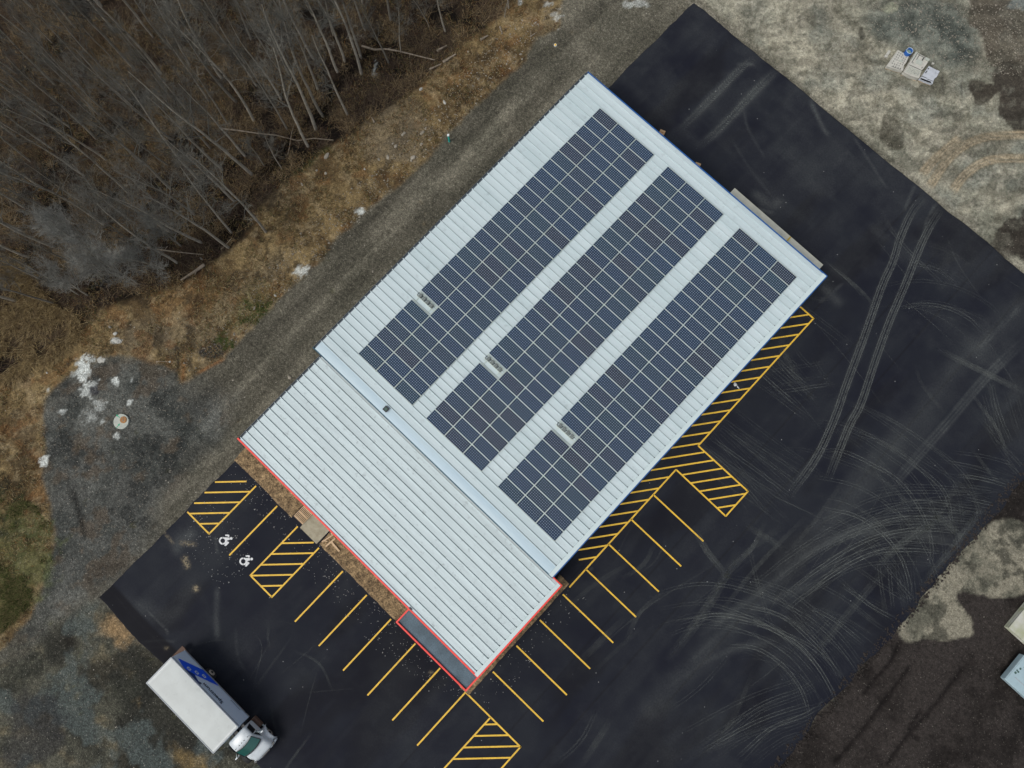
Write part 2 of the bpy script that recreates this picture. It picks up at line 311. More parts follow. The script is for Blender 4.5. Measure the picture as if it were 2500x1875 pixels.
    layn(fo,(.007,.005,.004),(.038,.026,.016),sst(n2*.6+n1*.4,.36,.64)); lay(fo*sst(fbm(X,Y,3,145),.55,.66),(.070,.052,.030),.6); lay(fo*sst(fbm(X,Y,2,146,5,.6),.50,.60),(.003,.0025,.002),.85); grit*=(1-.93*fo)
    rb=mk(px([(-60,560),(60,640),(110,720),(170,760),(210,790),(150,850),(60,890),(-60,930)]),1,.9,1,148,.2); layn(rb,(.006,.004,.003),(.06,.042,.02),sst(fbm(X,Y,1.1,149,5,.65),.45,.62))
    # wet ditch along the edge of the wood
    dt=np.zeros(X.shape); st(px([(480,690),(560,560),(640,430),(745,310),(790,270),(830,200),(900,130),(940,60)]),.8,1,A=dt); lay(dt*sst(n2,.3,.6),(.005,.005,.005),.9)
    # lime or snow blotches
    n7=fbm(X,Y,.55,151,4,.75)
    def blot(u,v,r,ry=None,k=1.0,c=(.50,.53,.50),seed=150):
        x,y=at(u,v); ry=ry or r; a=(X-x)*RX[0]+(Y-y)*RX[1]; b=(X-x)*UX[0]+(Y-y)*UX[1]
        d=np.sqrt((a/r)**2+(b/ry)**2)+(n7-.5)*2.6+(n2-.5)*1.2
        lay(1-sst(d,.6,1.0),c,k)
    for u,v,r,ry,k in ((207,900,.85,1.5,1),(215,945,.8,.9,.8),(250,878,.35,.35,1),(281,930,.25,.45,1),(322,928,.15,.3,.7),(120,949,.3,.3,.8),(150,1003,.35,.35,.6),(106,1125,.35,.4,.9),(249,1030,.25,.3,.7),(240,990,.5,.6,.4),(735,660,.8,.5,.8),(318,980,.25,.25,.8),(283,1065,.3,.3,.7),(283,831,.5,.25,1),(879,515,.3,.35,.9),(215,1020,.7,.6,.3),(1358,40,.5,.9,.5),(1340,10,.6,.3,.5),(1550,10,1.2,.5,.5),(1270,6,.2,.25,.9),(912,165,.25,.7,.6)): blot(u,v,r,ry,k)
    blot(228,955,.5,.4,.9,(.03,.03,.035)); blot(523,855,1.15,.5,.9,(.028,.03,.03)); 
    for pts,wd,k in (([(428,835),(433,880),(430,935)],.25,.9),([(458,868),(468,900),(476,925)],.22,.8),([(174,1183),(183,1215),(192,1255),(212,1325)],.3,.9),([(160,1160),(178,1230)],.2,.5)):
        A=np.zeros(X.shape); st(px(pts),wd,k,A=A); lay(A,(.012,.012,.011),.9)
    A=np.zeros(X.shape); st(px([(446,860),(447,900),(445,935)]),.25,.9,A=A); st(px([(480,912),(520,890),(550,875)]),.2,.9,A=A); lay(A,(.22,.10,.035),.8)
    # north-east dirt lot
    ne=mk(px([(1500,-60),(1715,-5),(2480,640),(2700,700),(2900,-200),(1500,-200)]),.6,.3,1.5,160,.2)
    ne=np.maximum(ne,sst(Y,42.5,43.5)*sst(X,-18.5,-16.5))
    layn(ne,(.17,.17,.13),(.31,.292,.222),sst(n2*.5+n1*.5,.32,.66)); lay(ne*sst(fbm(X,Y,4,165),.48,.68),(.18,.195,.165),.55); lay(ne*sst(fbm(X,Y,.45,167,3,.7),.55,.66),(.36,.34,.27),.4); lay(ne*sst(fbm(X,Y,.5,168,3,.7),.57,.68),(.09,.09,.07),.5); lay(ne*sst(fbm(X,Y,1.1,166),.56,.66),(.09,.085,.06),.5)
    k3=lambda L:[at(1650+x/2.592,y/2.592) for x,y in L]
    mound=mk(k3([(1240,30),(1400,0),(1850,0),(1880,220),(1950,330),(1800,460),(1650,420),(1500,300),(1300,300),(1180,230),(1170,120)]),1.2,.7,2,170,.3)
    layn(mound*ne,(.06,.068,.058),(.14,.15,.125),sst(n2*.5+n3*.5,.35,.62)); 
    for L_,c,k,bl in (([(1160,150),(1200,130),(1212,180),(1195,235),(1160,210)],(.03,.028,.022),.9,.3),([(1820,500),(1900,490),(2010,520),(2045,600),(1990,650),(1900,670),(1850,610),(1825,560)],(.040,.034,.026),.95,.25),
        ([(2010,420),(2300,380),(2300,880),(2130,870),(2060,780),(2020,720),(2040,640)],(.038,.032,.025),.95,.3),([(1290,800),(1400,770),(1440,810),(1400,880),(1410,930),(1330,930),(1290,870)],(.07,.065,.048),.85,.5),
        ([(2000,1480),(2060,1400),(2130,1340),(2300,1240),(2400,1900),(2130,1640),(2050,1580),(1995,1520)],(.030,.025,.020),.95,.4),([(1850,100),(1860,-60),(2090,-60),(2150,60),(2300,80),(2300,400),(2010,420),(1960,300),(1860,200)],(.075,.064,.048),.9,.5),
        ([(2090,0),(2300,-60),(2300,70),(2170,60)],(.20,.23,.22),.9,.4),([(1720,740),(1850,660),(1940,600),(1990,660),(1850,680),(1760,760)],(.07,.065,.05),.6,.3),([(1320,20),(1440,0),(1450,60),(1330,140),(1290,110)],(.30,.31,.22),.7,.4)):
        lay(mk(k3(L_),bl*.7,.9,.8,180+len(L_),.16,1.4)*(.8+.4*(n2>.5)).clip(0,1),c,k)
    A=np.zeros(X.shape)
    for L_ in ([(1600,1190),(1750,980),(1950,870),(2260,850)],[(1750,1210),(1850,1090),(2000,1010),(2260,1000)],[(1560,1100),(1640,1010),(1800,870)]): st(k3(L_),.22,.9,(-.25,0,.25),A=A,fade=.05)
    lay(A*ne,(.38,.30,.19),.85); A=np.zeros(X.shape)
    for L_ in ([(1600,1190),(1750,980),(1950,870),(2260,850)],[(1750,1210),(1850,1090),(2000,1010),(2260,1000)],[(1560,1160),(1700,960),(1900,830),(2200,790)]): st(k3(L_),.08,.9,(-.42,-.13,.13,.42),A=A,fade=.05)
    lay(A*ne,(.10,.10,.075),.7)
    A=np.zeros(X.shape); st(k3([(1690,430),(1690,600)]),.12,.8,A=A); st(k3([(1810,480),(1810,620)]),.12,.8,A=A); lay(A,(.05,.05,.045),.8)
    A=np.zeros(X.shape); st(k3([(60,-20),(500,280),(700,470),(900,640),(1300,980),(1600,1210),(1900,1450),(2200,1700)]),.5,.8,A=A,fade=.02); lay(A*sst(n2,.38,.6)*(1-.0),(.25,.235,.185),.7)
    grit=grit*(1-ne)+ne*.3; n5=fbm(X*.4+Y*.4,Y*1.2-X*1.2,1.4,931,5,.65); C[:]*=(1+ne*(sst(n5,.3,.7)-.5)*.5)[...,None]
    # south-east mud
    se=sst(X+(n2-.5)*.6,30.4,30.9)*sst(-Y,-43,-41.5)
    k8=lambda L:[at(1650+x/2.592,1235+y/2.592) for x,y in L]
    layn(se,(.016,.0135,.012),(.034,.029,.026),sst(n1*.4+n2*.6,.36,.62))
    lp=mk(k8([(1400,700),(1470,620),(1560,500),(1750,300),(1850,170),(2010,80),(2300,120),(2300,520),(2100,600),(2030,610),(1930,550),(1790,530),(1830,680),(1880,800),(1700,850),(1600,850),(1480,900),(1420,800)]),.3,.7,1.0,190,.15,.6)
    layn(lp*se,(.11,.108,.082),(.22,.205,.155),sst(n2,.3,.6)); lay(lp*se*sst(fbm(X,Y,1.2,195),.56,.63),(.045,.045,.035),.75)
    A=np.zeros(X.shape)
    for L_ in ([(1420,850),(1380,960),(1280,1080),(1180,1200)],[(1850,1000),(1650,1250),(1450,1480),(1330,1659)],[(1500,1000),(1350,1200),(1200,1400),(1000,1640)],[(1560,1290),(1480,1420),(1540,1480)]): st(k8(L_),.3,.9,A=A,fade=.05)
    lay(A*se,(.004,.003,.003),.8); grit*=(1-.5*se)
    grit=np.clip(grit,0,1)
    # relief
    under=sst(X,-17.9,-17.0)*sst(-X,-31.2,-30.2)*sst(Y,-30.8,-29.6)*sst(-Y,-43.4,-42.4)
    Z=-.03+(n2-.5)*.12+(n3-.5)*.05*(1-under)
    Z=Z+fo*((n1-.5)*.8-.25-.7*dt)+bank*(1-fo)*(n2-.5)*.25+(mound*ne)*(.35+(n2-.5)*.5)+se*(n2-.5)*.15-A*se*.12
    Z=Z*(1-under)+(-.09)*under
    near=sst(X,-19.3,-17.6)*sst(-X,-32,-31)*sst(Y,-32,-30)*sst(-Y,-45,-43.2); Z=np.where(near>0,Z*(1-near)+np.minimum(Z,-.03)*near,Z)
    return X,Y,Z,np.clip(C,.002,.9),grit
def ext(a,k=10):   # carry the sheet on to the horizon
    s=np.cumsum(np.geomspace(2,500,k)); return s
X,Y,Z,C,GR=make_ground()
def padall(X,Y,Z,C,GR):
    s=ext(0); k=len(s)
    PPc=np.concatenate([pc[0]-s[::-1],pc,pc[-1]+s]); QQc=np.concatenate([qc[0]-s[::-1],qc,qc[-1]+s])
    PP,QQ=np.meshgrid(PPc,QQc); Xn=PP*RX[0]+QQ*UX[0]; Yn=PP*RX[1]+QQ*UX[1]
    pd=lambda A:np.pad(A,[(k,k),(k,k)]+([(0,0)] if A.ndim==3 else []),mode='edge')
    return Xn,Yn,pd(Z),pd(C),pd(GR)
def ground_mat(name,grit_col=(.42,.39,.33)):
    m=bpy.data.materials.new(name); m.use_nodes=True; n=m.node_tree; L=n.links.new; b=n.nodes['Principled BSDF']; b.inputs['Roughness'].default_value=.95; b.inputs['Specular IOR Level'].default_value=.15
    a=n.nodes.new('ShaderNodeAttribute'); a.attribute_name='soil'; g=n.nodes.new('ShaderNodeAttribute'); g.attribute_name='grit'
    tc=n.nodes.new('ShaderNodeTexCoord')
    def noise(s,d,r=.5): t=n.nodes.new('ShaderNodeTexNoise'); t.inputs['Scale'].default_value=s; t.inputs['Detail'].default_value=d; t.inputs['Roughness'].default_value=r; L(tc.outputs['Object'],t.inputs[0]); return t.outputs[0]
    def mr(x,a0,a1,b0,b1): r=n.nodes.new('ShaderNodeMapRange'); r.inputs[1].default_value=a0; r.inputs[2].default_value=a1; r.inputs[3].default_value=b0; r.inputs[4].default_value=b1; L(x,r.inputs[0]); return r.outputs[0]
    def scale(c,f): v=n.nodes.new('ShaderNodeVectorMath'); v.operation='SCALE'; L(c,v.inputs[0]); L(f,v.inputs['Scale']); return v.outputs[0]
    n_a=noise(3.2,8,.7); n_b=noise(11,3,.6)
    c=scale(a.outputs['Color'],mr(n_a,.3,.7,.55,1.5)); c=scale(c,mr(n_b,.3,.7,.72,1.3))
    # stones: a fine mosaic of differently bright grains, and sparse pale pebbles
    def mul(x,y):
        k=n.nodes.new('ShaderNodeMath'); k.operation='MULTIPLY'; k.use_clamp=True; L(x,k.inputs[0])
        if isinstance(y,float): k.inputs[1].default_value=y
        else: L(y,k.inputs[1])
        return k.outputs[0]
    def voro(sc): v=n.nodes.new('ShaderNodeTexVoronoi'); v.inputs['Scale'].default_value=sc; L(tc.outputs['Object'],v.inputs[0]); q=n.nodes.new('ShaderNodeSeparateColor'); L(v.outputs['Color'],q.inputs[0]); return v.outputs['Distance'],q.outputs[0],q.outputs[1]
    d1,a1,b1=voro(13.0); gx=n.nodes.new('ShaderNodeMix'); gx.data_type='FLOAT'; L(g.outputs['Fac'],gx.inputs[0]); gx.inputs[2].default_value=1.0; L(mr(mul(a1,a1),0,1,.76,1.5),gx.inputs[3]); c=scale(c,gx.outputs[0])
    d2,a2,b2=voro(9.0); d3,a3,b3=voro(4.0)
    f2=mul(mul(mr(a2,.86,.97,0,1),mr(d2,.22,.38,1,0)),.42); f3=mul(mul(mr(a3,.90,.97,0,1),mr(d3,.12,.22,1,0)),mr(b3,0,1,.3,.9))
    ad=n.nodes.new('ShaderNodeMath'); ad.operation='MAXIMUM'; L(f2,ad.inputs[0]); L(f3,ad.inputs[1]); f=mul(ad.outputs[0],g.outputs['Fac'])
    mx=n.nodes.new('ShaderNodeMix'); mx.data_type='RGBA'; L(f,mx.inputs[0]); L(c,mx.inputs[6]); mx.inputs[7].default_value=(*grit_col,1)
    L(mx.outputs[2],b.inputs['Base Color'])
    bp=n.nodes.new('ShaderNodeBump'); bp.inputs['Strength'].default_value=.7; bp.inputs['Distance'].default_value=.12; L(noise(5,6,.65),bp.inputs['Height']); L(bp.outputs[0],b.inputs['Normal'])
    return m
Xn,Yn,Zn,Cn,Gn=padall(X,Y,Z,C,GR)
tag(grid_mesh('ground',Xn,Yn,Zn,{'soil':Cn,'grit':Gn},ground_mat('ground_soil')),kind='structure')
GZ=Z
def gz(x,y):
    p=x*RX[0]+y*RX[1]; q=x*UX[0]+y*UX[1]; i=int((q-q0)/H); j=int((p-p0)/H)
    if 0<=i<GZ.shape[0] and 0<=j<GZ.shape[1]: return float(GZ[i,j])
    return -.05
# ------------------------------------------------------------------ asphalt lot
def make_asphalt():
    h=.13; xs=np.arange(-17.45,31.0,h); ys=np.arange(-30.0,42.9,h); A0,B0=np.meshgrid(xs,ys)
    D=np.zeros(A0.shape); T=np.zeros(A0.shape); K=np.zeros(A0.shape)
    def st(pts,wd,k,offs=(0,),A=D,fade=.12): stroke(A,xs[0],ys[0],h,px(pts),wd,k,offs,fade)
    tw=(-.13,.13)
    st([(1650,328),(1746,231),(1824,154),(1866,135)],.34,.24,(-.15,.15),fade=.3); st([(1696,370),(1766,305),(1835,231),(1901,166),(1925,150)],.36,.26,(-.18,.18),fade=.3); st([(1800,158),(1846,152)],.3,.35)
    st([(1982,239),(2009,305),(2024,332)],.3,.35); st([(2086,328),(2121,386),(2167,463)],.15,.3); st([(1786,340),(1830,410),(1900,500)],.15,.15); st([(1815,250),(1825,310),(1870,390)],.15,.18)
    st([(2267,471),(2229,513),(2198,579),(2179,640),(2152,700),(2113,812),(2067,936),(2036,1024),(1990,1121),(1920,1217)],.16,.14,(-.26,.26)); st([(2302,502),(2267,559),(2240,617),(2209,696),(2171,785),(2140,870),(2101,986),(2071,1044),(2017,1179)],.17,.14,(-.24,.24)); st([(2236,448),(2205,520)],.2,.25); st([(2290,490),(2262,540),(2255,590)],.15,.3)
    st([(2520,720),(2422,808),(2306,920),(2252,1009),(2190,1071),(2074,1217),(1930,1380),(1740,1580),(1560,1760)],1.3,.16,fade=.03); st([(2520,815),(2406,924),(2321,1024),(2252,1102),(2150,1220)],.16,.34,(-.3,0,.25),fade=.2); st([(2500,740),(2440,800),(2380,860)],.15,.35,(-.1,.1))
    arcs=[([(1997,1239),(2086,1258),(2152,1301),(2198,1358),(2221,1428),(2217,1470)],.45),([(1990,1102),(2059,1102),(2140,1140),(2190,1171),(2236,1225),(2267,1293),(2275,1351),(2267,1409)],.36),
     ([(2074,1051),(2152,1082),(2229,1132),(2306,1202),(2325,1293),(2333,1331)],.3),([(1901,1466),(1997,1389),(2113,1320),(2229,1293),(2364,1301)],.45),([(1939,1474),(2036,1401),(2132,1351),(2229,1343),(2317,1351)],.45),([(2010,1340),(2100,1300),(2200,1265),(2380,1270)],.35),([(2132,1258),(2229,1243),(2383,1254)],.3),
     ([(1650,1524),(1746,1501),(1843,1520),(1939,1567),(1997,1628),(2036,1698)],.5),([(1766,1578),(1843,1582),(1912,1625),(1959,1690),(1978,1756)],.4),([(1785,1474),(1901,1501),(1978,1563),(2024,1613),(2055,1663)],.38),([(1970,1478),(2036,1513),(2113,1574)],.32),([(2055,1428),(2132,1482),(2186,1513)],.3),([(1797,1852),(1881,1779),(1959,1748),(2009,1721)],.35),
     ([(1700,1840),(1850,1760),(1980,1715)],.3),([(1851,905),(1889,940),(1947,990)],.4),([(1897,878),(1920,909),(1951,940)],.3),([(2186,754),(2248,743),(2306,750),(2364,777),(2402,816)],.28),([(1727,1063),(1862,1159),(1939,1217)],.28),([(1700,1075),(1800,1170),(1880,1260)],.25),([(1760,1040),(1850,1110),(1960,1190)],.2),([(1880,960),(1950,950),(2040,935)],.2),([(2210,640),(2290,660),(2340,700)],.15),
     ([(2420,930),(2440,1010),(2470,1080)],.25),([(2400,960),(2430,1060)],.2),([(2330,1160),(2400,1170),(2470,1190)],.3),([(2350,1215),(2440,1235)],.3),([(2170,1380),(2175,1440),(2180,1490)],.25),([(1900,690),(2000,730),(2050,720)],.12),([(1820,700),(1850,740),(1880,760)],.12)]
    ra=random.Random(5)
    global ARCS; ARCS=arcs
    for P_,k in (([(2060,1300),(2150,1300),(2260,1310),(2340,1325)],.25),([(1700,1560),(1850,1450),(2010,1330),(2200,1255)],.3),([(1660,1640),(1820,1500),(1990,1420)],.22),([(1600,1700),(1750,1600),(1900,1560)],.2)): st(P_,.5,k)
    # lower left
    st([(266,1443),(340,1515),(417,1598)],.07,.35); st([(328,1462),(400,1530),(410,1555)],.12,.3); st([(347,1565),(390,1563),(428,1567)],.12,.4); st([(347,1580),(400,1580)],.1,.25); st([(575,1530),(580,1600),(600,1640)],.12,.18)
    st([(525,1310),(530,1345),(533,1352)],.10,.7); st([(530,1430),(528,1500),(531,1565)],.3,.28); st([(440,1325),(478,1330)],.25,.5,A=T); st([(402,1300),(425,1330)],.12,.6,A=T); st([(450,1360),(458,1385)],.3,.8,A=T); st([(400,1585),(412,1580)],.2,.4,A=T)
    st([(300,1460),(420,1500),(480,1400)],.9,.12); st([(470,1300),(440,1320),(430,1350)],.7,.35)
    st([(477,1432),(479,1442)],.28,1.3,A=T,fade=.01); st([(791,1605),(796,1608)],.2,.7,A=T,fade=.01); st([(1048,1645),(1058,1640)],.22,.6,A=T,fade=.01)
    st([(1840,470),(1880,500),(1905,490)],.6,.35); st([(1850,510),(1890,520)],.3,.3); st([(2010,700),(2050,740)],.6,.25); st([(2000,740),(2060,690)],.2,.2)
    # near the yellow hatching
    for u,v in ((1440,1385),(1425,1360),(1465,1340),(1500,1200)): st([(u,v),(u+8,v+8)],.15,.5,fade=.01)
    X_,Y_=A0,B0
    n=fbm(X_,Y_,5,301); n2=fbm(X_,Y_,1.2,311,4); nl=fbm(X_*1.0,Y_*.12,1.4,321,4)
    D=D*(.72+.5*sst(n2,.3,.7))
    D=D+.06*sst(nl,.45,.75)+.05*sst(n,.4,.7)+.07*sst(Y_,30,34)*sst(fbm(X_,Y_,2.5,351,5,.6),.4,.65)+.035*sst(fbm(X_,Y_,1.2,361,5,.65),.45,.7)+.05*sst(fbm(X_*.12,Y_,1.2,331,4),.5,.75)*sst(Y_,28,31)
    # paving lanes
    lanes=np.zeros(A0.shape); 
    for i,xx in enumerate((-14,-9.5,-5,-.5,4,9.2,13.6,17.0,21.3,25.9)): 
        lanes+= ((i*37)%5-2)*.012*sst(X_,xx-.05,xx+.05)
        K=np.maximum(K,np.exp(-((X_-xx-(n-.5)*.05)/.07)**2)*(.55 if xx>9 else .2))
    K=np.maximum(K,sst(fbm(X_,Y_*.35,3.0,341,4),.55,.72)*.5)
    K=np.maximum(K,(1-sst(np.abs(X_+16.2+ (Y_+30)*.0),1.0,1.3))*0)
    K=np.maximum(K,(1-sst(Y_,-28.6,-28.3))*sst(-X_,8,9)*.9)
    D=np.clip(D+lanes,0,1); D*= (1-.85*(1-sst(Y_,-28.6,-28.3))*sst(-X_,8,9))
    # uneven paved edges
    e1=(fbm(B0,B0*0,1.6,401,4)-.5); e2=(fbm(B0,B0*0,3,411,5,.6)-.5); e3=(fbm(A0,A0*0,2.0,421,5,.6)-.5); e4=(fbm(A0,A0*0,2.2,431,4)-.5)
    wl=1-sst(A0,-17.4,-15.5); wr=sst(A0,28,31); wt=sst(B0,40,42.8); wb=1-sst(B0,-30,-27.5)
    XX=A0+wl*e1*.35+wr*e2*1.3+wl*((B0-6)/36*.22); YY=B0+wt*e3*.28+wt*(A0-6)/24*.35-wt*.1+wb*e4*.6
    ZZ=np.full(A0.shape,.0)+ (n-.5)*.006
    edge=(A0<xs[1])|(A0>xs[-2])|(B0<ys[1])|(B0>ys[-2]); ZZ=np.where(edge,-.12,ZZ)
    return XX,YY,ZZ,D,T,K
def asphalt_mat():
    m=bpy.data.materials.new('asphalt'); m.use_nodes=True; n=m.node_tree; L=n.links.new; b=n.nodes['Principled BSDF']; b.inputs['Roughness'].default_value=.85; b.inputs['Specular IOR Level'].default_value=.2
    tc=n.nodes.new('ShaderNodeTexCoord')
    def att(k): a=n.nodes.new('ShaderNodeAttribute'); a.attribute_name=k; return a.outputs['Fac']
    def noise(s,d,r=.5): t=n.nodes.new('ShaderNodeTexNoise'); t.inputs['Scale'].default_value=s; t.inputs['Detail'].default_value=d; t.inputs['Roughness'].default_value=r; L(tc.outputs['Object'],t.inputs[0]); return t.outputs[0]
    def mr(x,a0,a1,b0,b1): r=n.nodes.new('ShaderNodeMapRange'); r.inputs[1].default_value=a0; r.inputs[2].default_value=a1; r.inputs[3].default_value=b0; r.inputs[4].default_value=b1; L(x,r.inputs[0]); return r.outputs[0]
    def mix(f,a,bc):
        x=n.nodes.new('ShaderNodeMix'); x.data_type='RGBA'; x.clamp_factor=True; L(f,x.inputs[0])
        if isinstance(a,tuple): x.inputs[6].default_value=(*a,1)
        else: L(a,x.inputs[6])
        if isinstance(bc,tuple): x.inputs[7].default_value=(*bc,1)
        else: L(bc,x.inputs[7])
        return x.outputs[2]
    def mul(x,y): k=n.nodes.new('ShaderNodeMath'); k.operation='MULTIPLY'; k.use_clamp=True; L(x,k.inputs[0]); L(y,k.inputs[1]); return k.outputs[0]
    c=mix(mr(noise(.25,5),.35,.65,0,1),(.0085,.0100,.0175),(.0140,.0165,.0230))
    c=mix(att('scuff'),c,(.0060,.0060,.0085))
    c=mix(mul(att('dust'),mr(noise(7,6,.75),.32,.66,.30,1.4)),c,(.115,.125,.120))
    c=mix(mul(att('sand'),mr(noise(5,6,.75),.42,.58,.0,1.3)),c,(.30,.25,.16))
    v=n.nodes.new('ShaderNodeVectorMath'); v.operation='SCALE'; L(c,v.inputs[0]); L(mr(noise(22,4,.7),.25,.75,.72,1.28),v.inputs['Scale'])
    vo=n.nodes.new('ShaderNodeTexVoronoi'); vo.inputs['Scale'].default_value=1.6; L(tc.outputs['Object'],vo.inputs[0]); sp=n.nodes.new('ShaderNodeSeparateColor'); L(vo.outputs['Color'],sp.inputs[0])
    f=mul(mr(sp.outputs[0],.80,.84,0,.8),mr(vo.outputs['Distance'],.04,.07,1,0)); c=mix(f,v.outputs[0],(.35,.36,.35))
    L(c,b.inputs['Base Color'])
    bp=n.nodes.new('ShaderNodeBump'); bp.inputs['Strength'].default_value=.25; bp.inputs['Distance'].default_value=.02; L(noise(30,3),bp.inputs['Height']); L(bp.outputs[0],b.inputs['Normal'])
    return m
XX,YY,ZZ,D,T,K=make_asphalt()
tag(grid_mesh('parking_lot',XX,YY,ZZ,{'dust':D,'sand':T,'scuff':K},asphalt_mat()),kind='structure')
# tyre marks: thin dusty ribbons lying on the asphalt
def tyre_mat():
    m=bpy.data.materials.new('tyre_dust'); m.use_nodes=True; n=m.node_tree; L=n.links.new; b=n.nodes['Principled BSDF']; b.inputs['Base Color'].default_value=(.155,.170,.158,1); b.inputs['Roughness'].default_value=.95
    a=n.nodes.new('ShaderNodeAttribute'); a.attribute_name='dust'; t=n.nodes.new('ShaderNodeTexNoise'); t.inputs['Scale'].default_value=2.2; t.inputs['Detail'].default_value=6; t.inputs['Roughness'].default_value=.7
    tc=n.nodes.new('ShaderNodeTexCoord'); L(tc.outputs['Object'],t.inputs[0]); r=n.nodes.new('ShaderNodeMapRange'); r.inputs[1].default_value=.32; r.inputs[2].default_value=.62; r.inputs[3].default_value=.3; r.inputs[4].default_value=1.25; L(t.outputs[0],r.inputs[0])
    k=n.nodes.new('ShaderNodeMath'); k.operation='MULTIPLY'; k.use_clamp=True; L(a.outputs['Fac'],k.inputs[0]); L(r.outputs[0],k.inputs[1]); L(k.outputs[0],b.inputs['Alpha']); return m
TV=[];TF=[];TK=[];TN=[0]
def ribbon(P,wd,k,offs=(0,),fade=.2):
    S=cr_spline(P,.45); T_=np.gradient(S,axis=0); T_/=np.linalg.norm(T_,axis=1)[:,None]+1e-9; N=np.stack([-T_[:,1],T_[:,0]],-1); L=len(S)
    ok=(S[:,0]>-17.2)&(S[:,0]<30.6)&(S[:,1]>-29.8)&(S[:,1]<42.4)
    for of in offs:
        TN[0]+=1; z=.0045+.00006*TN[0]; b=len(TV)
        for i in range(L):
            e=min(i,L-1-i)/max(1,L*fade); kk=k*min(1,e)*(1 if ok[i] else 0)
            for sg in (-1,1): q=S[i]+N[i]*(of+sg*wd/2); TV.append((q[0],q[1],z)); TK.append(kk)
        TF.extend([(b+2*i,b+2*i+2,b+2*i+3,b+2*i+1) for i in range(L-1) if ok[i] and ok[i+1]])
ra=random.Random(5)
def vary(P_,du,dv,q,an):
    cu=sum(p[0] for p in P_)/len(P_); cv=sum(p[1] for p in P_)/len(P_)
    return [(cu+du+((p[0]-cu)*math.cos(an)-(p[1]-cv)*math.sin(an))*q,cv+dv+((p[0]-cu)*math.sin(an)+(p[1]-cv)*math.cos(an))*q) for p in P_]
for P_,k in ARCS:
    W=px(P_); ribbon(W,.055,k*1.0,(-.12,.12)); ribbon(W,.30,k*.10)
    ribbon(px(vary(P_,0,0,ra.uniform(1.1,1.3),0)),.06,k*.5,(1.75,1.98))
    for _ in range(6):
        ribbon(px(vary(P_,ra.uniform(-40,40),ra.uniform(-40,40),ra.uniform(.9,1.5),ra.uniform(-.14,.14))),ra.choice((.04,.05,.06,.06)),k*ra.uniform(.25,.6),(-.1,.12) if ra.random()<.6 else (0,),.3)
for _ in range(46):
    u=ra.uniform(1650,2450); v=ra.uniform(500,1350); l=ra.uniform(90,330); a=ra.gauss(.85,.22)*-1; cx=ra.uniform(-30,30)
    ribbon(px([(u,v),(u+l*.5*math.cos(a)+cx,v-l*.5*math.sin(a)+cx*.5),(u+l*math.cos(a),v-l*math.sin(a))]),ra.choice((.05,.07,.1,.3)),ra.uniform(.08,.26),(0,.22) if ra.random()<.5 else (0,),.35)
for _ in range(34):
    u=ra.uniform(1350,2250); v=ra.uniform(1350,1875); l=ra.uniform(120,420); a=ra.gauss(-.85,.12); cx=ra.uniform(-12,12)
    ribbon(px([(u,v),(u+l*.5*math.cos(a)+cx,v+l*.5*math.sin(a)+cx),(u+l*math.cos(a),v+l*math.sin(a))]),ra.choice((.06,.12,.35,.5)),ra.uniform(.05,.16),(0,.25) if ra.random()<.4 else (0,),.35)
for _ in range(16):   # around the truck and the left bays
    u=ra.uniform(420,900); v=ra.uniform(1480,1800); l=ra.uniform(60,200); a=ra.uniform(0,3.1); cx=ra.uniform(-25,25)
    ribbon(px([(u,v),(u+l*.5*math.cos(a)+cx,v+l*.5*math.sin(a)-cx),(u+l*math.cos(a),v+l*math.sin(a))]),ra.choice((.05,.08,.2)),ra.uniform(.06,.16),fade=.35)
for P_,k in (([(2267,471),(2229,513),(2198,579),(2179,640),(2152,700),(2113,812),(2067,936),(2036,1024),(1990,1121),(1920,1217)],.36),([(2302,502),(2267,559),(2240,617),(2209,696),(2171,785),(2140,870),(2101,986),(2071,1044),(2017,1179)],.36)): ribbon(px(P_),.10,k,(-.27,-.1,.12,.28),.12)
# stamped tread pattern of the two broad tracks at the far corner
for P_ in ([(1650,328),(1746,231),(1824,154),(1866,135)],[(1696,370),(1766,305),(1835,231),(1901,166)]):
    S=cr_spline(px(P_),.24); T_=np.gradient(S,axis=0); T_/=np.linalg.norm(T_,axis=1)[:,None]; 
    for i in range(1,len(S)-1):
        t=Vector(T_[i]); nn_=Vector((-t.y,t.x)); c=Vector(S[i]); e=min(i,len(S)-i)/len(S)*2
        for sg in (-1,1):
            a_=c+nn_*sg*.04; b_=c+nn_*sg*.30+t*.16; b=len(TV)
            for p in (a_-t*.03,a_+t*.03,b_+t*.03,b_-t*.03): TV.append((p.x,p.y,.0135)); TK.append(.6*min(1,e*1.5))
            TF.append((b,b+1,b+2,b+3))
me=bpy.data.meshes.new('tyre_marks'); me.from_pydata(TV,[],TF); a_=me.attributes.new('dust','FLOAT','POINT'); a_.data.foreach_set('value',np.array(TK,np.float32)); me.materials.append(tyre_mat()); o=bpy.data.objects.new('tyre_marks',me); COL.objects.link(o); tag(o,kind='structure',label='dusty curved tyre marks on the black asphalt')
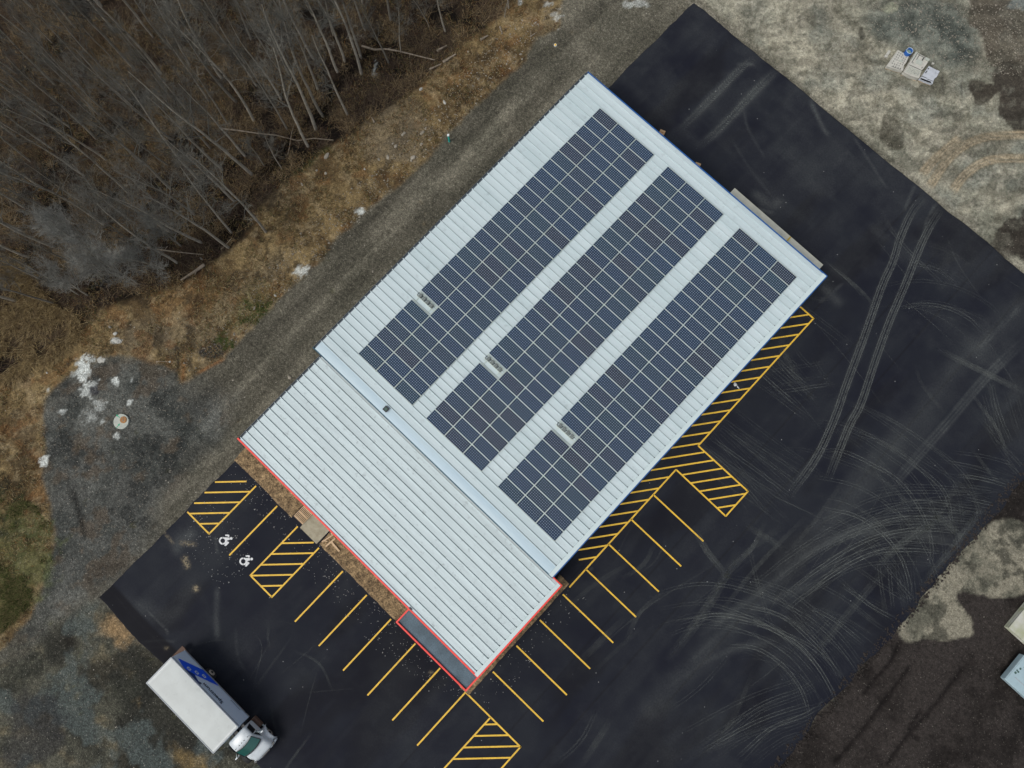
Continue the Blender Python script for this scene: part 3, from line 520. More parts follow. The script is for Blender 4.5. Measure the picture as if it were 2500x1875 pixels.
# ------------------------------------------------------------------ painted markings
PW=.125; ZP=.028
def line(mb,a,b,wd=PW,z=ZP,z2=None):
    a=Vector(a); b=Vector(b); d=(b-a).normalized(); nrm=Vector((-d.y,d.x))*wd/2
    mb.prism([tuple(a-nrm),tuple(b-nrm),tuple(b+nrm),tuple(a+nrm)],z-.02,z)
def hatch(mb,poly,direction,pitch,phase,wd=PW,z=ZP+.003):
    d=Vector(direction).normalized(); nn=Vector((-d.y,d.x)); ts=[Vector(p).dot(nn) for p in poly]; k=math.ceil((min(ts)-phase)/pitch)
    while k*pitch+phase<max(ts):
        t=k*pitch+phase; hits=[]
        for i in range(len(poly)):
            a=Vector(poly[i]); b=Vector(poly[(i+1)%len(poly)]); ta,tb=a.dot(nn),b.dot(nn)
            if (ta<t)!=(tb<t): hits.append((a+(b-a)*((t-ta)/(tb-ta))).dot(d))
        hits.sort()
        for i in range(0,len(hits)-1,2):
            if hits[i+1]-hits[i]>.25: line(mb,nn*t+d*hits[i],nn*t+d*hits[i+1],wd,z)
        k+=1
mb=MB()
# stalls on the south-east side
for i in range(-1,7):
    y=4.21-2.743*(i-0)+0.0 if i>-1 else 6.95
    line(mb,(9.56,y),(15.06,y))
for y in (): pass
line(mb,(9.56,9.77),(9.56,-3.25))
# stalls on the south-west side
for x in (-12.32,-4.70,-1.96,.79,3.54,6.30,9.05): line(mb,(x,-14.93 if x<7 else -14.85),(x,-20.38))
mb.build('parking_line',M['yellow']); tag(bpy.data.objects['parking_line'],kind='structure',label='yellow painted parking bay lines on the black asphalt')
mb=MB()
b1=[(7.2,27.35),(9.6,27.35),(9.6,12.5),(15.06,12.5),(15.06,9.75),(9.56,9.75),(9.56,-.95),(7.2,-1.4)]
for a,b in (((7.2,27.35),(9.6,27.35)),((9.6,27.4),(9.6,12.5)),((9.6,12.5),(15.06,12.5)),((15.06,12.55),(15.06,9.7)),((15.06,9.72),(9.56,9.77))): line(mb,a,b)
S1=at(1650+255/2.592,600+1638/2.592); S2=at(1650+396/2.592,600+1612/2.592); hd=(S2[0]-S1[0],S2[1]-S1[1])
Q1=at(1650+48/2.592,600+1452/2.592); Q2=at(1650+297/2.592,600+1412/2.592); hd=(Q2[0]-Q1[0],Q2[1]-Q1[1])
nn=Vector((-hd[1],hd[0])).normalized(); 
K1=Vector(at(1650+735/2.592,600+452/2.592)); K2=Vector(at(1650+65/2.592,600+1185/2.592)); HP=abs((K1-K2).dot(nn))/11*1.03
hatch(mb,b1,hd,HP,K1.dot(nn))
b2=[(-14.76,-14.99),(-14.76,-20.32),(-17.45,-20.32),(-17.45,-15.9)]
line(mb,(-14.76,-14.99),(-14.76,-20.37)); line(mb,(-14.76,-20.32),(-17.35,-20.32))
b3=[(-9.92,-16.0),(-9.92,-20.31),(-7.43,-20.31),(-7.43,-14.95),(-8.75,-14.95)]
for a,b in (((-9.92,-14.93),(-9.92,-20.36)),((-9.92,-20.31),(-7.43,-20.31)),((-7.43,-20.36),(-7.43,-14.95))): line(mb,a,b)
R1=at(1640/2.592,1235+373/2.592); R2=at(1915/2.592,1235+367/2.592); hd2=(R2[0]-R1[0],R2[1]-R1[1]); n2_=Vector((-hd2[1],hd2[0])).normalized()
R3=at(1600/2.592,1235+441/2.592); pit=abs((Vector(R3)-Vector(R1)).dot(n2_))
hatch(mb,b3,hd2,pit,Vector(R1).dot(n2_))
V1=at(1295/2.592,600+1562/2.592); hatch(mb,b2,hd2,pit,Vector(V1).dot(n2_))
b4=[(11.81,-14.9),(15.04,-14.9),(15.06,-20.3),(11.78,-20.3)]
line(mb,(9.1,-14.88),(15.1,-14.88))
line(mb,(11.81,-14.9),(11.78,-20.35)); line(mb,(15.05,-14.83),(15.06,-20.35)); 
U1=at(800+865/2.592,1235+1528/2.592); hatch(mb,b4,hd2,pit,Vector(U1).dot(n2_))
tag(mb.build('hatched_marking',M['yellow']),kind='structure',label='yellow diagonal hatching painted on the asphalt')
# wheelchair symbols (mirrored arrow-forward figure)
def Wc(x,y,o=(500,1280),k=13.827): return (o[0]+x/k,o[1]+y/k)
def wheelchair(dx,dy,label):
    mb=MB(); P=lambda x,y: Vector(at(*Wc(x+dx,y+dy)))
    cx,cy=610,555
    def arc(a0,a1,ro,ri):
        n=14; out=[tuple(P(cx+ro*math.cos(math.radians(a0+(a1-a0)*i/n)),cy+ro*math.sin(math.radians(a0+(a1-a0)*i/n)))) for i in range(n+1)]
        inn=[tuple(P(cx+ri*math.cos(math.radians(a0+(a1-a0)*i/n)),cy+ri*math.sin(math.radians(a0+(a1-a0)*i/n)))) for i in range(n+1)]
        for i in range(n): mb.prism([out[i],out[i+1],inn[i+1],inn[i]],0,ZP)
    arc(94,266,130,78); arc(-84,86,130,78)
    poly=lambda L: mb.prism([tuple(P(*q)) for q in L],0,ZP+.002)
    poly([(640,440),(835,445),(845,520),(760,545),(745,590),(690,560),(690,500)])
    poly([(690,350),(800,345),(830,360),(830,420),(780,425),(775,395),(700,402)])
    poly([(760,570),(820,600),(820,625),(715,735),(668,718),(670,695)])
    poly([(895+45*math.cos(t*math.pi/8),475+45*math.sin(t*math.pi/8)) for t in range(16)])
    tag(mb.build('wheelchair_symbol',M['white_paint']),label,'painted symbol','painted wheelchair symbols')
wheelchair(0,0,'white painted wheelchair symbol in the bay next to the far left yellow hatching')
wheelchair(690,695,'white painted wheelchair symbol in the bay beside the narrow hatched aisle')
# ------------------------------------------------------------------ mulch beds and paths
def mulch_mat():
    m=mat('straw_mulch',(.30,.21,.11),.95,col2=(.12,.08,.042),vscale=2.6,fine=.7,fscale=9,bump=.8,bscale=16)
    return m
M['mulch']=mulch_mat()
def strip(name,x0,x1,y0,y1,z,seed,mt,amp=.12,h=.12,hz=.10,sides='all'):
    xs=np.arange(x0,x1+h*.5,h); ys=np.arange(y0,y1+h*.5,h); A,B=np.meshgrid(xs,ys)
    e=lambda s:(fbm(A+B*0,B,1.0,s,4,.6)-.5)*2*amp
    d=np.minimum(np.minimum(A-x0,x1-A),np.minimum(B-y0,y1-B)); w_=1-sst(d,0,.6)
    XX=A+w_*e(seed); YY=B+w_*e(seed+9); ZZ=z+(fbm(A,B,.6,seed+20,4,.6)-.3)*hz*2*sst(d,0,.35); ZZ=np.where(d<h*.6,-.12,ZZ)
    return tag(grid_mesh(name,XX,YY,ZZ,{},mt),kind='structure')
strip('mulch_bed',-17.7,-10.75,-14.85,-12.2,.05,501,M['mulch'])
strip('mulch_bed',-7.75,1.3,-14.85,-12.2,.05,521,M['mulch'])
strip('mulch_bed',8.25,9.45,-14.95,-2.9,.05,541,M['mulch'],amp=.1)
strip('mulch_bed',1.2,8.5,-14.9,-13.4,.05,561,M['mulch'],amp=.1)
mb=MB(); mb.box(-9.72,-7.79,-14.87,-12.5,-.1,.06); tag(mb.build('entrance_path',M['conc_tan'],bevel=.015),kind='structure',label='tan concrete slab in front of the entrance')
# ------------------------------------------------------------------ main building
SLP=.0187; Z0=4.3613
def roofz(x): return Z0+SLP*x
def build_building(name,loc,label,X0,X1,Y0,Y1,z0,slope,trim,roofmat,wallmat,rake0,rake1,groups):
    root=thing(name,(0,0,0),label,'building')
    zf=lambda x,z0=z0: z0+slope*x
    def sl(mb,x0,x1,y0,y1,za,zb,yz=(0,0),mi=0):   # box that follows the roof slope; yz shifts z at y0 and y1
        v=[]
        for dz in (za,zb):
            for x,y in ((x0,y0),(x1,y0),(x1,y1),(x0,y1)): v.append((x,y,zf(x)+dz+(yz[0] if y==y0 else yz[1])))
        mb.add(v,[(3,2,1,0),(4,5,6,7),(0,1,5,4),(1,2,6,5),(2,3,7,6),(3,0,4,7)],mi)
    xr0=X0+.20; xr1=X1-.42
    # walls
    mb=MB(); t=.15; i=.16
    mb.box(X0+.25,X1-i,Y0+i,Y0+i+t,-.1,zf(X0)-.26); mb.box(X0+.25,X1-i,Y1-i-t,Y1-i,-.1,zf(X0)-.26)
    mb.box(X0+.25,X0+.25+t,Y0+i+t+.002,Y1-i-t-.002,-.1,zf(X0)-.26); mb.box(X1-i-t,X1-i,Y0+i+t+.002,Y1-i-t-.002,-.1,zf(X0)-.26)
    mb.build('wall',wallmat,root)
    # ribbed sheet roof
    RIB_SHADE=MB(); mb=MB(); sl(mb,xr0,xr1,Y0+rake0,Y1-rake1,-.05,0.0)
    y=Y0+rake0; n=int(round((Y1-rake1-Y0-rake0)/.61)); pitch=(Y1-rake1-Y0-rake0)/n
    for k in range(n+1):
        yy=Y0+rake0+k*pitch; r=.018
        v=[]
        for x in (xr0-.09,xr1):
            for dy,dz in ((-.038,-.02),(-.026,.085),(.026,.085),(.038,-.02)): v.append((x,yy+dy,zf(x)+dz))
        mb.add(v,[(0,1,2,3),(7,6,5,4),(0,4,5,1),(1,5,6,2),(2,6,7,3),(3,7,4,0)])
        if k<n:
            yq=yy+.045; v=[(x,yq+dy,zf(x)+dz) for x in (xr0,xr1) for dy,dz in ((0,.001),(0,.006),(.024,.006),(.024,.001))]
            RIB_SHADE.add(v,[(1,5,6,2),(0,4,5,1),(2,6,7,3)])  # thin dark strip painting the shadow beside each rib
            for j in ((1,2) if trim is M['blue'] else ()):                     # low stiffening beads
                yb=yy+pitch*j/3
                v=[(x,yb+dy,zf(x)+dz) for x in (xr0,xr1) for dy,dz in ((-.03,-.01),(0,.003),(.03,-.01))]
                mb.add(v,[(0,3,4,1),(1,4,5,2)])
    rf_=mb.build('roof',roofmat,root); RIB_SHADE.build('rib_shade_strip',M['rib_shade_dark'] if trim is M['red'] else M['seam'],rf_)
    # rolled rake flashings
    for (ya,yb,side) in ((Y0+.09,Y0+rake0-.03,0),(Y1-rake1+.03,Y1-.06,1)):
        m_=5; mb=MB()
        for j in range(m_):
            t0=j/m_; t1=(j+1)/m_
            f=(lambda t:-(1-t)**2.2*.05) if side==0 else (lambda t:-(t**2.0)*.03)
            a=ya+(yb-ya)*t0; b=ya+(yb-ya)*t1
            v=[]
            for dz in (-.05,.045):
                for x,yy,tt in ((xr0,a,t0),(xr1,a,t0),(xr1,b,t1),(xr0,b,t1)): v.append((x,yy,zf(x)+dz+f(tt)))
            mb.add(v,[(3,2,1,0),(4,5,6,7),(0,1,5,4),(2,3,7,6)]+([(1,2,6,5)])+[(3,0,4,7)])
        mb.build('rake_flashing',M['rake'] if side==0 else roofmat,root)
    mb=MB(); sl(mb,xr1+.002,X1-(.08 if trim is M['blue'] else .125),Y0+.06,Y1-.065,-.05,.085); mb.build('ridge_flashing',M['trim_white'],root)
    mb=MB()
    for k in range(n):     # shadows at the rib ends, built as black blocks
        yy=Y0+rake0+k*pitch; mb.box(xr1-.07,xr1,yy+.03,yy+.085,zf(xr1)-.01,zf(xr1)+.035)
    mb.build('rib_end_shade',M['black'],root)
    # gutter on the low side
    mb=MB(); zz=zf(X0)-.02; mb.box(X0+.03,xr0+.02,Y0+.05,Y1-.05,zz-.17,zz-.14); mb.box(X0,X0+.03,Y0+.05,Y1-.05,zz-.17,zz-.01)
    y=Y0+rake0
    for k in range(n+1): mb.box(X0+.031,X0+.17,Y0+rake0+k*pitch-.05,Y0+rake0+k*pitch-.03,zz-.10,zz-.02)
    mb.build('gutter',M['gutter'],root)
    # painted fascia
    d=.34
    mb=MB(); sl(mb,X0+.1,X1,Y1-.062,Y1+.03,-d,.06); f=mb.build('fascia',trim,root)
    mb=MB(); sl(mb,X0+.0,X1,Y0+.0,Y0+(.085 if trim is M['blue'] else .13),-d,.0 if trim is M['blue'] else .065); mb.build('fascia',M['blue_gap_shade'] if trim is M['blue'] else trim,root)  # warehouse lip here carries the roof gap's shadow in its colour
    mb=MB(); sl(mb,X1-(.075 if trim is M['blue'] else .12),X1+.003,Y0+.133,Y1-.064,-d,.092); mb.build('fascia',trim,root)
    return root,zf
MAIN,zfm=build_building('warehouse',None,'long low warehouse with white ribbed metal roof, blue edge trim and three solar arrays',-18.3,7.48,-3.42,28.63,Z0,SLP,M['blue'],M['roof'],M['wall'],.86,.42,None)
mb=MB()
for y0,y1 in ((5,8.6),(13,16.6)): mb.box(7.32,7.36,y0,y1,.02,3.3)
mb.build('roller_door',M['white'],MAIN)
mb=MB(); mb.box(-1.5,2.2,28.47,28.51,1.12,3.9); mb.box(3.6,6.0,28.47,28.51,1.12,3.9); mb.build('dock_door',M['white'],MAIN)
# ------------------------------------------------------------------ lower building
zl0=3.56; ZL=lambda x: zl0+.0125*x
LOW,zfl=build_building('office_building',None,'lower office building with white striped metal roof, red edge trim and dark corner canopy',-17.65,8.50,-12.62,-3.34,zl0,.0125,M['red'],M['roof_low'],M['wall_dark'],.28,.30,None)
# corner canopy
mb=MB(); zc=ZL(5)-.22; mb.box(1.27,8.40,-13.84,-12.62,zc-.2,zc); 
for i in range(40):   # slight wrinkles in the membrane
    x=random.uniform(1.5,8.1); y=random.uniform(-13.7,-12.9); a=random.uniform(0,3.1); l=random.uniform(.1,.45)
    mb.tube([(x,y,zc),(x+l*math.cos(a)*.5,y+l*math.sin(a)*.3,zc+.004),(x+l*math.cos(a+.5),y+l*math.sin(a+.5)*.4,zc)],.007,4)
can=mb.build('canopy',M['membrane'],LOW)
mb=MB(); zt=zc+.16
mb.box(1.15,1.268,-13.96,-12.50,zc-.22,zt); mb.box(1.27,8.395,-13.96,-13.843,zc-.22,zt); mb.box(8.397,8.515,-13.96,-12.622,zc-.22,zt+.002)
mb.build('canopy_fascia',M['red'],LOW)
mb=MB(); mb.box(1.15,1.42,-12.50,-12.40,zc+.17,zc+.34); mb.box(1.42,8.2,-12.66,-12.625,zc,zc+.2); mb.build('canopy_flashing',M['black'],LOW)  # long black strip draws the shadow line under the roof edge
mb=MB(); mb.box(1.35,1.6,-13.75,-13.5,-.1,zc-.2); mb.box(7.9,8.2,-13.75,-13.45,-.1,zc-.2); mb.build('canopy_post',M['wall_dark'],LOW)
mb=MB(); mb.box(-9.4,-8.1,-12.475,-12.44,.05,2.2); mb.build('entrance_door',M['black'],LOW)
# roof vent
x,y=at(942.5,998.7,4.35); zr=roofz(x)+.0
v=thing('roof_vent',(x,y,roofz(x)-.02),'small dark square roof vent near the white seam between the two roofs','roof vent')
mb=MB(); mb.box(-.16,.16,-.16,.16,0,.22); mb.box(-.20,.20,-.20,.20,.22,.27); mb.build('cowl',M['black'],v); mb=MB(); mb.box(-.11,.11,-.11,.11,.27,.285); mb.build('screen',M['ginv'],v)
mb=MB(); mb.box(-.30,.30,-.26,.26,-.02,.03); mb.build('flashing',M['trim_white'],v)
# ------------------------------------------------------------------ solar arrays
PL,PWd=1.935,.992; CPX=5.99/3; CPY=28.2/28
me_cell=MB().box(-PL/2,PL/2,-PWd/2,PWd/2,-.03,0).mesh('solar_panel',M['cells'])
fr=MB(); t=.014; tl=.026
fr.box(-PL/2,PL/2,-PWd/2,-PWd/2+tl,-.035,.004,1); fr.box(-PL/2,PL/2,PWd/2-tl,PWd/2,-.035,.004,1); fr.box(-PL/2,-PL/2+t,-PWd/2+tl+.001,PWd/2-tl-.001,-.035,.004); fr.box(PL/2-t,PL/2,-PWd/2+tl+.001,PWd/2-tl-.001,-.035,.004)
me_fr=fr.mesh('frame',[M['pframe'],M['rail']])
for ai,(ax,lab) in enumerate(((-15.2968,'rooftop solar array nearest the gravel track, three panels wide, set in from the gutter'),(-7.8571,'middle one of the three long rooftop solar arrays'),(-.2243,'rooftop solar array nearest the yellow hatching and parking bays'))):
    yt=26.9027; zr=roofz(ax)+.13
    root=thing('solar_array',(ax,yt,zr),lab,'solar array','rows of solar panels on the warehouse roof'); root.rotation_euler=(0,-math.atan(SLP),0)
    for c in range(3):
        for r in range(28):
            if c==0 and r==21: continue
            o=bpy.data.objects.new('solar_panel',me_cell); COL.objects.link(o); o.parent=root; o.location=((c+.5)*CPX,-(r+.5)*CPY,0)
            g=bpy.data.objects.new('frame',me_fr); COL.objects.link(g); g.parent=o
    for xx in (CPX,2*CPX):
        for dx in (-.018,.018):
            mb=MB(); mb.box(xx+dx-.010,xx+dx+.010,-28.25,.03,-.05,.012); mb.build('rail',M['rail'],root)
    mb=MB(); mb.box(3*CPX-.03,3*CPX+.0,-28.25,.02,-.11,-.045); mb.build('rail',M['rail'],root)
    # combiner / inverter rack in the missing panel's place
    ry=-(21.5)*CPY
    rk=thing('inverter_rack',(ax,yt+ry,zr),['rack of four grey inverters in the gap of the solar array nearest the gravel track','rack of four grey inverters in the gap of the middle solar array','rack of four grey inverters in the gap of the solar array nearest the yellow hatching'][ai],'inverter rack','inverter racks on the roof'); rk.rotation_euler=(0,-math.atan(SLP),0)
    mb=MB(); mb.box(.02,CPX-.06,.36,.40,-.12,-.04); mb.box(.02,CPX-.06,-.02,.02,-.12,-.04); mb.box(.1,CPX-.1,-.44,-.415,-.12,-.03); mb.box(.30,.33,-.40,.36,-.12,-.05); mb.box(CPX-.35,CPX-.32,-.40,.36,-.12,-.05); mb.build('rack_rail',M['rail'],rk)
    for j in range(4):
        mb=MB(); x_=.33+j*.40; mb.box(x_-.115,x_+.115,-.00,.33,-.06,.10); iv=mb.build('inverter',M['grey_box'],rk,bevel=.02)
        mb=MB(); mb.tube([(x_+.15,.05,.0),(x_+.20,.12,.06),(x_+.17,.2,.07),(x_+.22,.28,.03)],.026,5); mb.build('cable',M['black'],rk)
    mb=MB(); mb.tube([(.12,.30,.0),(.06,.2,.05),(.12,.05,.06),(.2,.0,.0)],.026,5); mb.build('cable',M['black'],rk)
# ------------------------------------------------------------------ dock platform
d=thing('loading_dock',(2.1,29.7,0),'pale concrete loading platform along the far blue-trimmed wall of the warehouse','loading dock')
mb=MB(); mb.box(-4.95,4.95,-1.2,1.26,-.1,1.1); mb.build('platform',M['conc'],d,bevel=.02)
mb=MB(); mb.box(-4.9,4.9,1.262,1.32,.6,1.0); mb.build('bumper',M['black'],d)
x,y=at(1924.7,584.4,1.15)
o=MB().box(-.06,.06,-.32,.32,0,.12).build('wheel_stop',M['yellowd'],loc=(x,y-.05,1.105)); tag(o,'short yellow steel bar lying across the concrete loading platform','bar')
for (u,v_),lab in zip(((1616.6,323.3),(1703,403)),('small tan box on the asphalt by the blue trim, nearer the wood','small tan box on the asphalt by the blue trim, nearer the loading platform')):
    x,y=at(u,v_,.35); c=thing('cardboard_box',(x,y,.0),lab,'box','tan boxes by the far wall',.35)
    MB().box(-.24,.24,-.2,.2,0,.42).build('carton',M['crate'],c,bevel=.01); mb=MB(); mb.box(-.25,.25,-.02,.02,.421,.43); mb.box(-.05,.06,-.12,.0,.421,.432); mb.build('tape',M['rust'],c)
# ------------------------------------------------------------------ truck
def make_truck():
    X0,X1,YR,YL=-9.38,-2.10,-27.48,-30.02; zt,zb=3.35,1.02
    T=thing('box_truck',((X0+X1)/2,(YR+YL)/2,0),'white box truck with blue decals on its side, parked half off the asphalt','truck'); ox,oy=T.location.x,T.location.y
    def P(mb,name,m,parent=T,**k): 
        mb.v=[(a-ox,b-oy,c) for a,b,c in mb.v]; return mb.build(name,m,parent,**k)
    mb=MB(); mb.box(X0,X1,YL,YR,zb,zt-.06); body=P(mb,'cargo_box',M['truck_side'],bevel=.03)
    mb=MB(); n=13; m_=7; vs=[];fs=[]
    for i in range(n+1):
        for j in range(m_+1):
            x=X0+.02+(X1-X0-.04)*i/n; y=YL+.02+(YR-YL-.04)*j/m_; e=abs(math.sin(math.pi*i/n))**.3*abs(math.sin(math.pi*j/m_))**.3
            vs.append((x,y,zt-.05+.05*e+random.uniform(-.003,.003)*e))
    for i in range(n):
        for j in range(m_): a=i*(m_+1)+j; fs.append((a,a+m_+1,a+m_+2,a+1))
    mb.add(vs,fs); P(mb,'cargo_roof',M['truck_roof'],smooth=True)
    mb=MB(); r=.045
    for a,b in (((X0,YL),(X1,YL)),((X0,YR),(X1,YR)),((X0,YL),(X0,YR)),((X1,YL),(X1,YR))): mb.tube([(*a,zt-.045),(*b,zt-.045)],.04,6)
    mb.box(X0+.10,X0+.13,YL+.05,YR-.05,zt-.05,zt-.012); mb.box(X0+.2,X0+.22,YL+.1,YR-.1,zt-.05,zt-.006); mb.box(X1-.16,X1-.13,YL+.05,YR-.05,zt-.05,zt-.012)
    P(mb,'edge_moulding',M['truck_trim'])
    mb=MB(); mb.box(X0,X1,YR+.0335,YR+.046,zb,zb+.13); mb.box(X0,X1,YR+.0335,YR+.046,zt-.24,zt-.19); P(mb,'side_rail',M['truck_trim'])
    mb=MB(); mb.box(X0-.05,X0-.003,YL+.15,YR-.15,zb+.1,zt-.25); P(mb,'rear_door',M['truck_white'])
    mb=MB(); mb.box(X0-.45,X0-.06,YL+.2,YR-.1,.55,.65); mb.box(X0-.4,X0+.3,YR-.35,YR-.15,.5,.6); P(mb,'rear_step',M['rust_dark'])
    # side decals (thin vinyl sheets)
    s=(zt-zb-.14)/(3.42-1.0)
    def deck(L,name,m,off):
        mb=MB(); zz=lambda z: max(zb+.14,min(zt-.25,zb+(z-.92)*1.0)); n=len(L)
        yo=YR+off; v=[(x,yo,zz(z)) for x,z in L]+[(x,yo-.003,zz(z)) for x,z in L]
        mb.add(v,[tuple(range(n)),tuple(range(2*n-1,n-1,-1))]+[(i,(i+1)%n,n+(i+1)%n,n+i) for i in range(n)]); return P(mb,name,m,body)
    deck([(-9.04,2.6),(-7.25,1.10),(-5.46,1.04),(-7.3,2.52),(-8.12,3.17)],'blue_decal',M['dblue'],.036)
    deck([(-8.12,3.17),(-7.3,2.52),(-6.27,3.2)],'navy_decal',M['navy'],.0365)
    for (x,z) in ((-7.9,2.53),(-7.32,2.09),(-6.77,1.66)):
        deck([(x-.14,z-.16),(x+.14,z-.16),(x+.18,z-.1),(x+.18,z+.1),(x+.14,z+.16),(x-.14,z+.16),(x-.18,z+.1),(x-.18,z-.1)],'icon_decal',M['dlight'],.040)
        deck([(x-.07,z-.07),(x+.07,z-.07),(x+.07,z+.07),(x-.07,z+.07)],'icon_decal',M['dblue'],.0435)
    def text(body_,x,z,size,m,sx=1.0):
        cu=bpy.data.curves.new('t','FONT'); cu.body=body_; cu.size=size; cu.align_x='LEFT'; cu.offset=.008*size/.5
        to=bpy.data.objects.new('t',cu); COL.objects.link(to); bpy.context.view_layer.update()
        me=bpy.data.meshes.new_from_object(to); bpy.data.objects.remove(to)
        me.transform(Matrix(((-sx,0,0,x-ox),(0,0,1,YR+.037-oy),(0,1,0,zb+(z-.92)),(0,0,0,1)))); me.flip_normals() if False else None
        me.materials.clear(); me.materials.append(m); o=bpy.data.objects.new('lettering',me); COL.objects.link(o); o.parent=body; return o
    text('Spectrum',-4.22,2.30,.56,M['ink'],.98)
    deck([(-6.40,2.62),(-6.66,2.80),(-6.40,2.88)],'arrow_decal',M['ink'],.0365)
    mb=MB()
    for i in range(9): mb.box(-3.05-i*.12,-2.97-i*.12,YR+.034,YR+.037,1.32,1.40)
    mb.box(-2.62,-2.45,YR+.047,YR+.05,1.04,1.12); P(mb,'small_lettering',M['ink'],body)
    # chassis
    mb=MB(); mb.box(X0+.2,.2,-29.25,-28.95,.55,.85); mb.box(X0+.2,.2,-28.5,-28.2,.55,.85); mb.box(X0+.3,X1-.3,YL+.2,YR-.2,.85,zb); P(mb,'chassis',M['black'])
    mb=MB(); mb.box(-1.85,-.95,-27.75,-27.30,.42,.85); P(mb,'fuel_tank',M['rust_dark'],bevel=.05)
    for wx,wy in ((-.12,-27.62),(-.12,-29.9),(-6.67,-27.62),(-6.67,-29.9)):
        mb=MB(); r=.5; n=24; mb2=[]
        def wheel(y0,y1,rr,mt,name,par,y_in=0):
            q=MB(); vs=[(wx+rr*math.cos(2*math.pi*i/n),y,.5+rr*math.sin(2*math.pi*i/n)) for y in (y0,y1) for i in range(n)]
            q.add(vs,[tuple(range(n)),tuple(range(2*n-1,n-1,-1))]+[(i,n+i,n+(i+1)%n,(i+1)%n) for i in range(n)]); return P(q,name,mt,par)
        ws=1 if wy>-28.8 else -1; ty=wheel(wy-.15,wy+.15,.5,M['rubber'],'wheel',T); wheel(wy+ws*.152,wy+ws*.20,.27,M['rim'],'rim',ty); wheel(wy+ws*.2,wy+ws*.25,.10,M['black'],'hub',ty)
    # cab: a loft of cross-sections along x (half-width, z_low, z_shoulder, z_top, top half-width)
    yc=-28.42
    def loft(secs,name,m,closed_ends=True,sub=2,parent=T):
        mb=MB(); k=None
        for i,(x,hw,zl,zs,zt_,tw) in enumerate(secs):
            ring=[(-hw,zl),(-hw,(zl+zs)/2),(-hw,zs),(-(hw*.35+tw*.65),zs+(zt_-zs)*.72),(-tw*.8,zt_-(zt_-zs)*.06),(-tw*.3,zt_),(tw*.3,zt_),(tw*.8,zt_-(zt_-zs)*.06),((hw*.35+tw*.65),zs+(zt_-zs)*.72),(hw,zs),(hw,(zl+zs)/2),(hw,zl)]
            mb.v+=[(x,yc+a,b) for a,b in ring]; k=len(ring)
        for i in range(len(secs)-1):
            for j in range(k): a=i*k+j; b=i*k+(j+1)%k; mb.f.append((a,b,b+k,a+k)); mb.mi.append(0)
        mb.f.append(tuple(range(k-1,-1,-1))); mb.mi.append(0); mb.f.append(tuple(range((len(secs)-1)*k,len(secs)*k))); mb.mi.append(0)
        o=P(mb,name,m,parent,smooth=True); s_=o.modifiers.new('s','SUBSURF'); s_.levels=1; s_.render_levels=sub
        e=o.modifiers.new('e','EDGE_SPLIT') if False else None
        return o
    cab=loft([(-1.84,.98,1.05,1.75,2.50,.70),(-1.80,1.0,.9,1.80,2.62,.86),(-1.3,1.0,.85,1.80,2.66,.88),(-.98,1.0,.85,1.78,2.62,.86),(-.90,1.0,.85,1.75,2.56,.84),(-.30,1.0,.85,1.70,1.98,.92),(-.2,1.0,.9,1.55,1.80,.9)],'cab',M['truck_white'])
    hood=loft([(-.42,.94,.8,1.35,1.72,.80),(-.3,.95,.7,1.4,1.84,.82),(.0,.96,.7,1.34,1.78,.80),(.35,.98,.7,1.22,1.64,.74),(.62,.94,.7,1.1,1.46,.68),(.74,.86,.75,.95,1.26,.60)],'hood',M['truck_white'])
    # fenders
    for sgn in (1,-1):
        mb=MB(); n=9; vs=[];fs=[]
        for i in range(n+1):
            t=math.pi*(.02+.96*i/n); x=-.12-.66*math.cos(t); z=.50+.66*math.sin(t)
            fr_=1.0
            for y in (.62,1.06,1.17*fr_,1.20*fr_): vs.append((x,yc+sgn*y*(1 if i<7 else .97),z+(.10 if y<.7 else 0)-(.04 if y>1.1 else 0)-(.10 if y>1.18 else 0)))
        for i in range(n):
            for j in range(3): a=i*4+j; fs.append((a,a+4,a+5,a+1) if sgn>0 else (a+1,a+5,a+4,a))
        mb.add(vs,fs); P(mb,'fender',M['truck_white'],smooth=True)
        mb=MB(); x0=.55; mb.obox((.66,yc+sgn*.93),-sgn*1.2,.26,.12,1.12,1.24); P(mb,'headlight',M['black'],bevel=.02)
        mb=MB(); y=yc+sgn*.98; mb.tube([(-.95,y,2.05),(-.72,y+sgn*.22,2.1),(-.60,y+sgn*.36,2.0)],.022,6); mb.tube([(-.75,y,1.6),(-.62,y+sgn*.36,1.7)],.018,6); arm=P(mb,'mirror_arm',M['trim_white'])
        mb=MB(); mb.box(-.64,-.54,y+sgn*.36-.11,y+sgn*.36+.11,1.62,2.08); P(mb,'mirror',M['truck_white'],bevel=.03)
        mb=MB(); v=[(-1.72,1.84),(-1.05,1.84),(-.98,2.42),(-1.62,2.44)]; 
        o_=.995; ot=.955
        q=[(x,yc+sgn*((o_ if z<2 else ot-.015)+.012),z) for x,z in v]; mb.add(q,[(0,1,2,3) if sgn<0 else (3,2,1,0)]); 
        v=[(-.98,1.84),(-.38,1.80),(-.52,1.92),(-.90,2.36)]; q=[(x,yc+sgn*((o_ if z<2 else ot-.015)+.012),z) for x,z in v]; mb.add(q,[(0,1,2,3) if sgn<0 else (3,2,1,0)])
        P(mb,'side_window',M['black'])
        mb=MB(); mb.box(-1.75,-.45,yc+sgn*1.03-.05,yc+sgn*1.03+.05,.5,.56); P(mb,'running_board',M['trim_white'])
    # windshield: gently curved sheet lying on the slope
    mb=MB(); n=10; vs=[];fs=[];vs2=[]
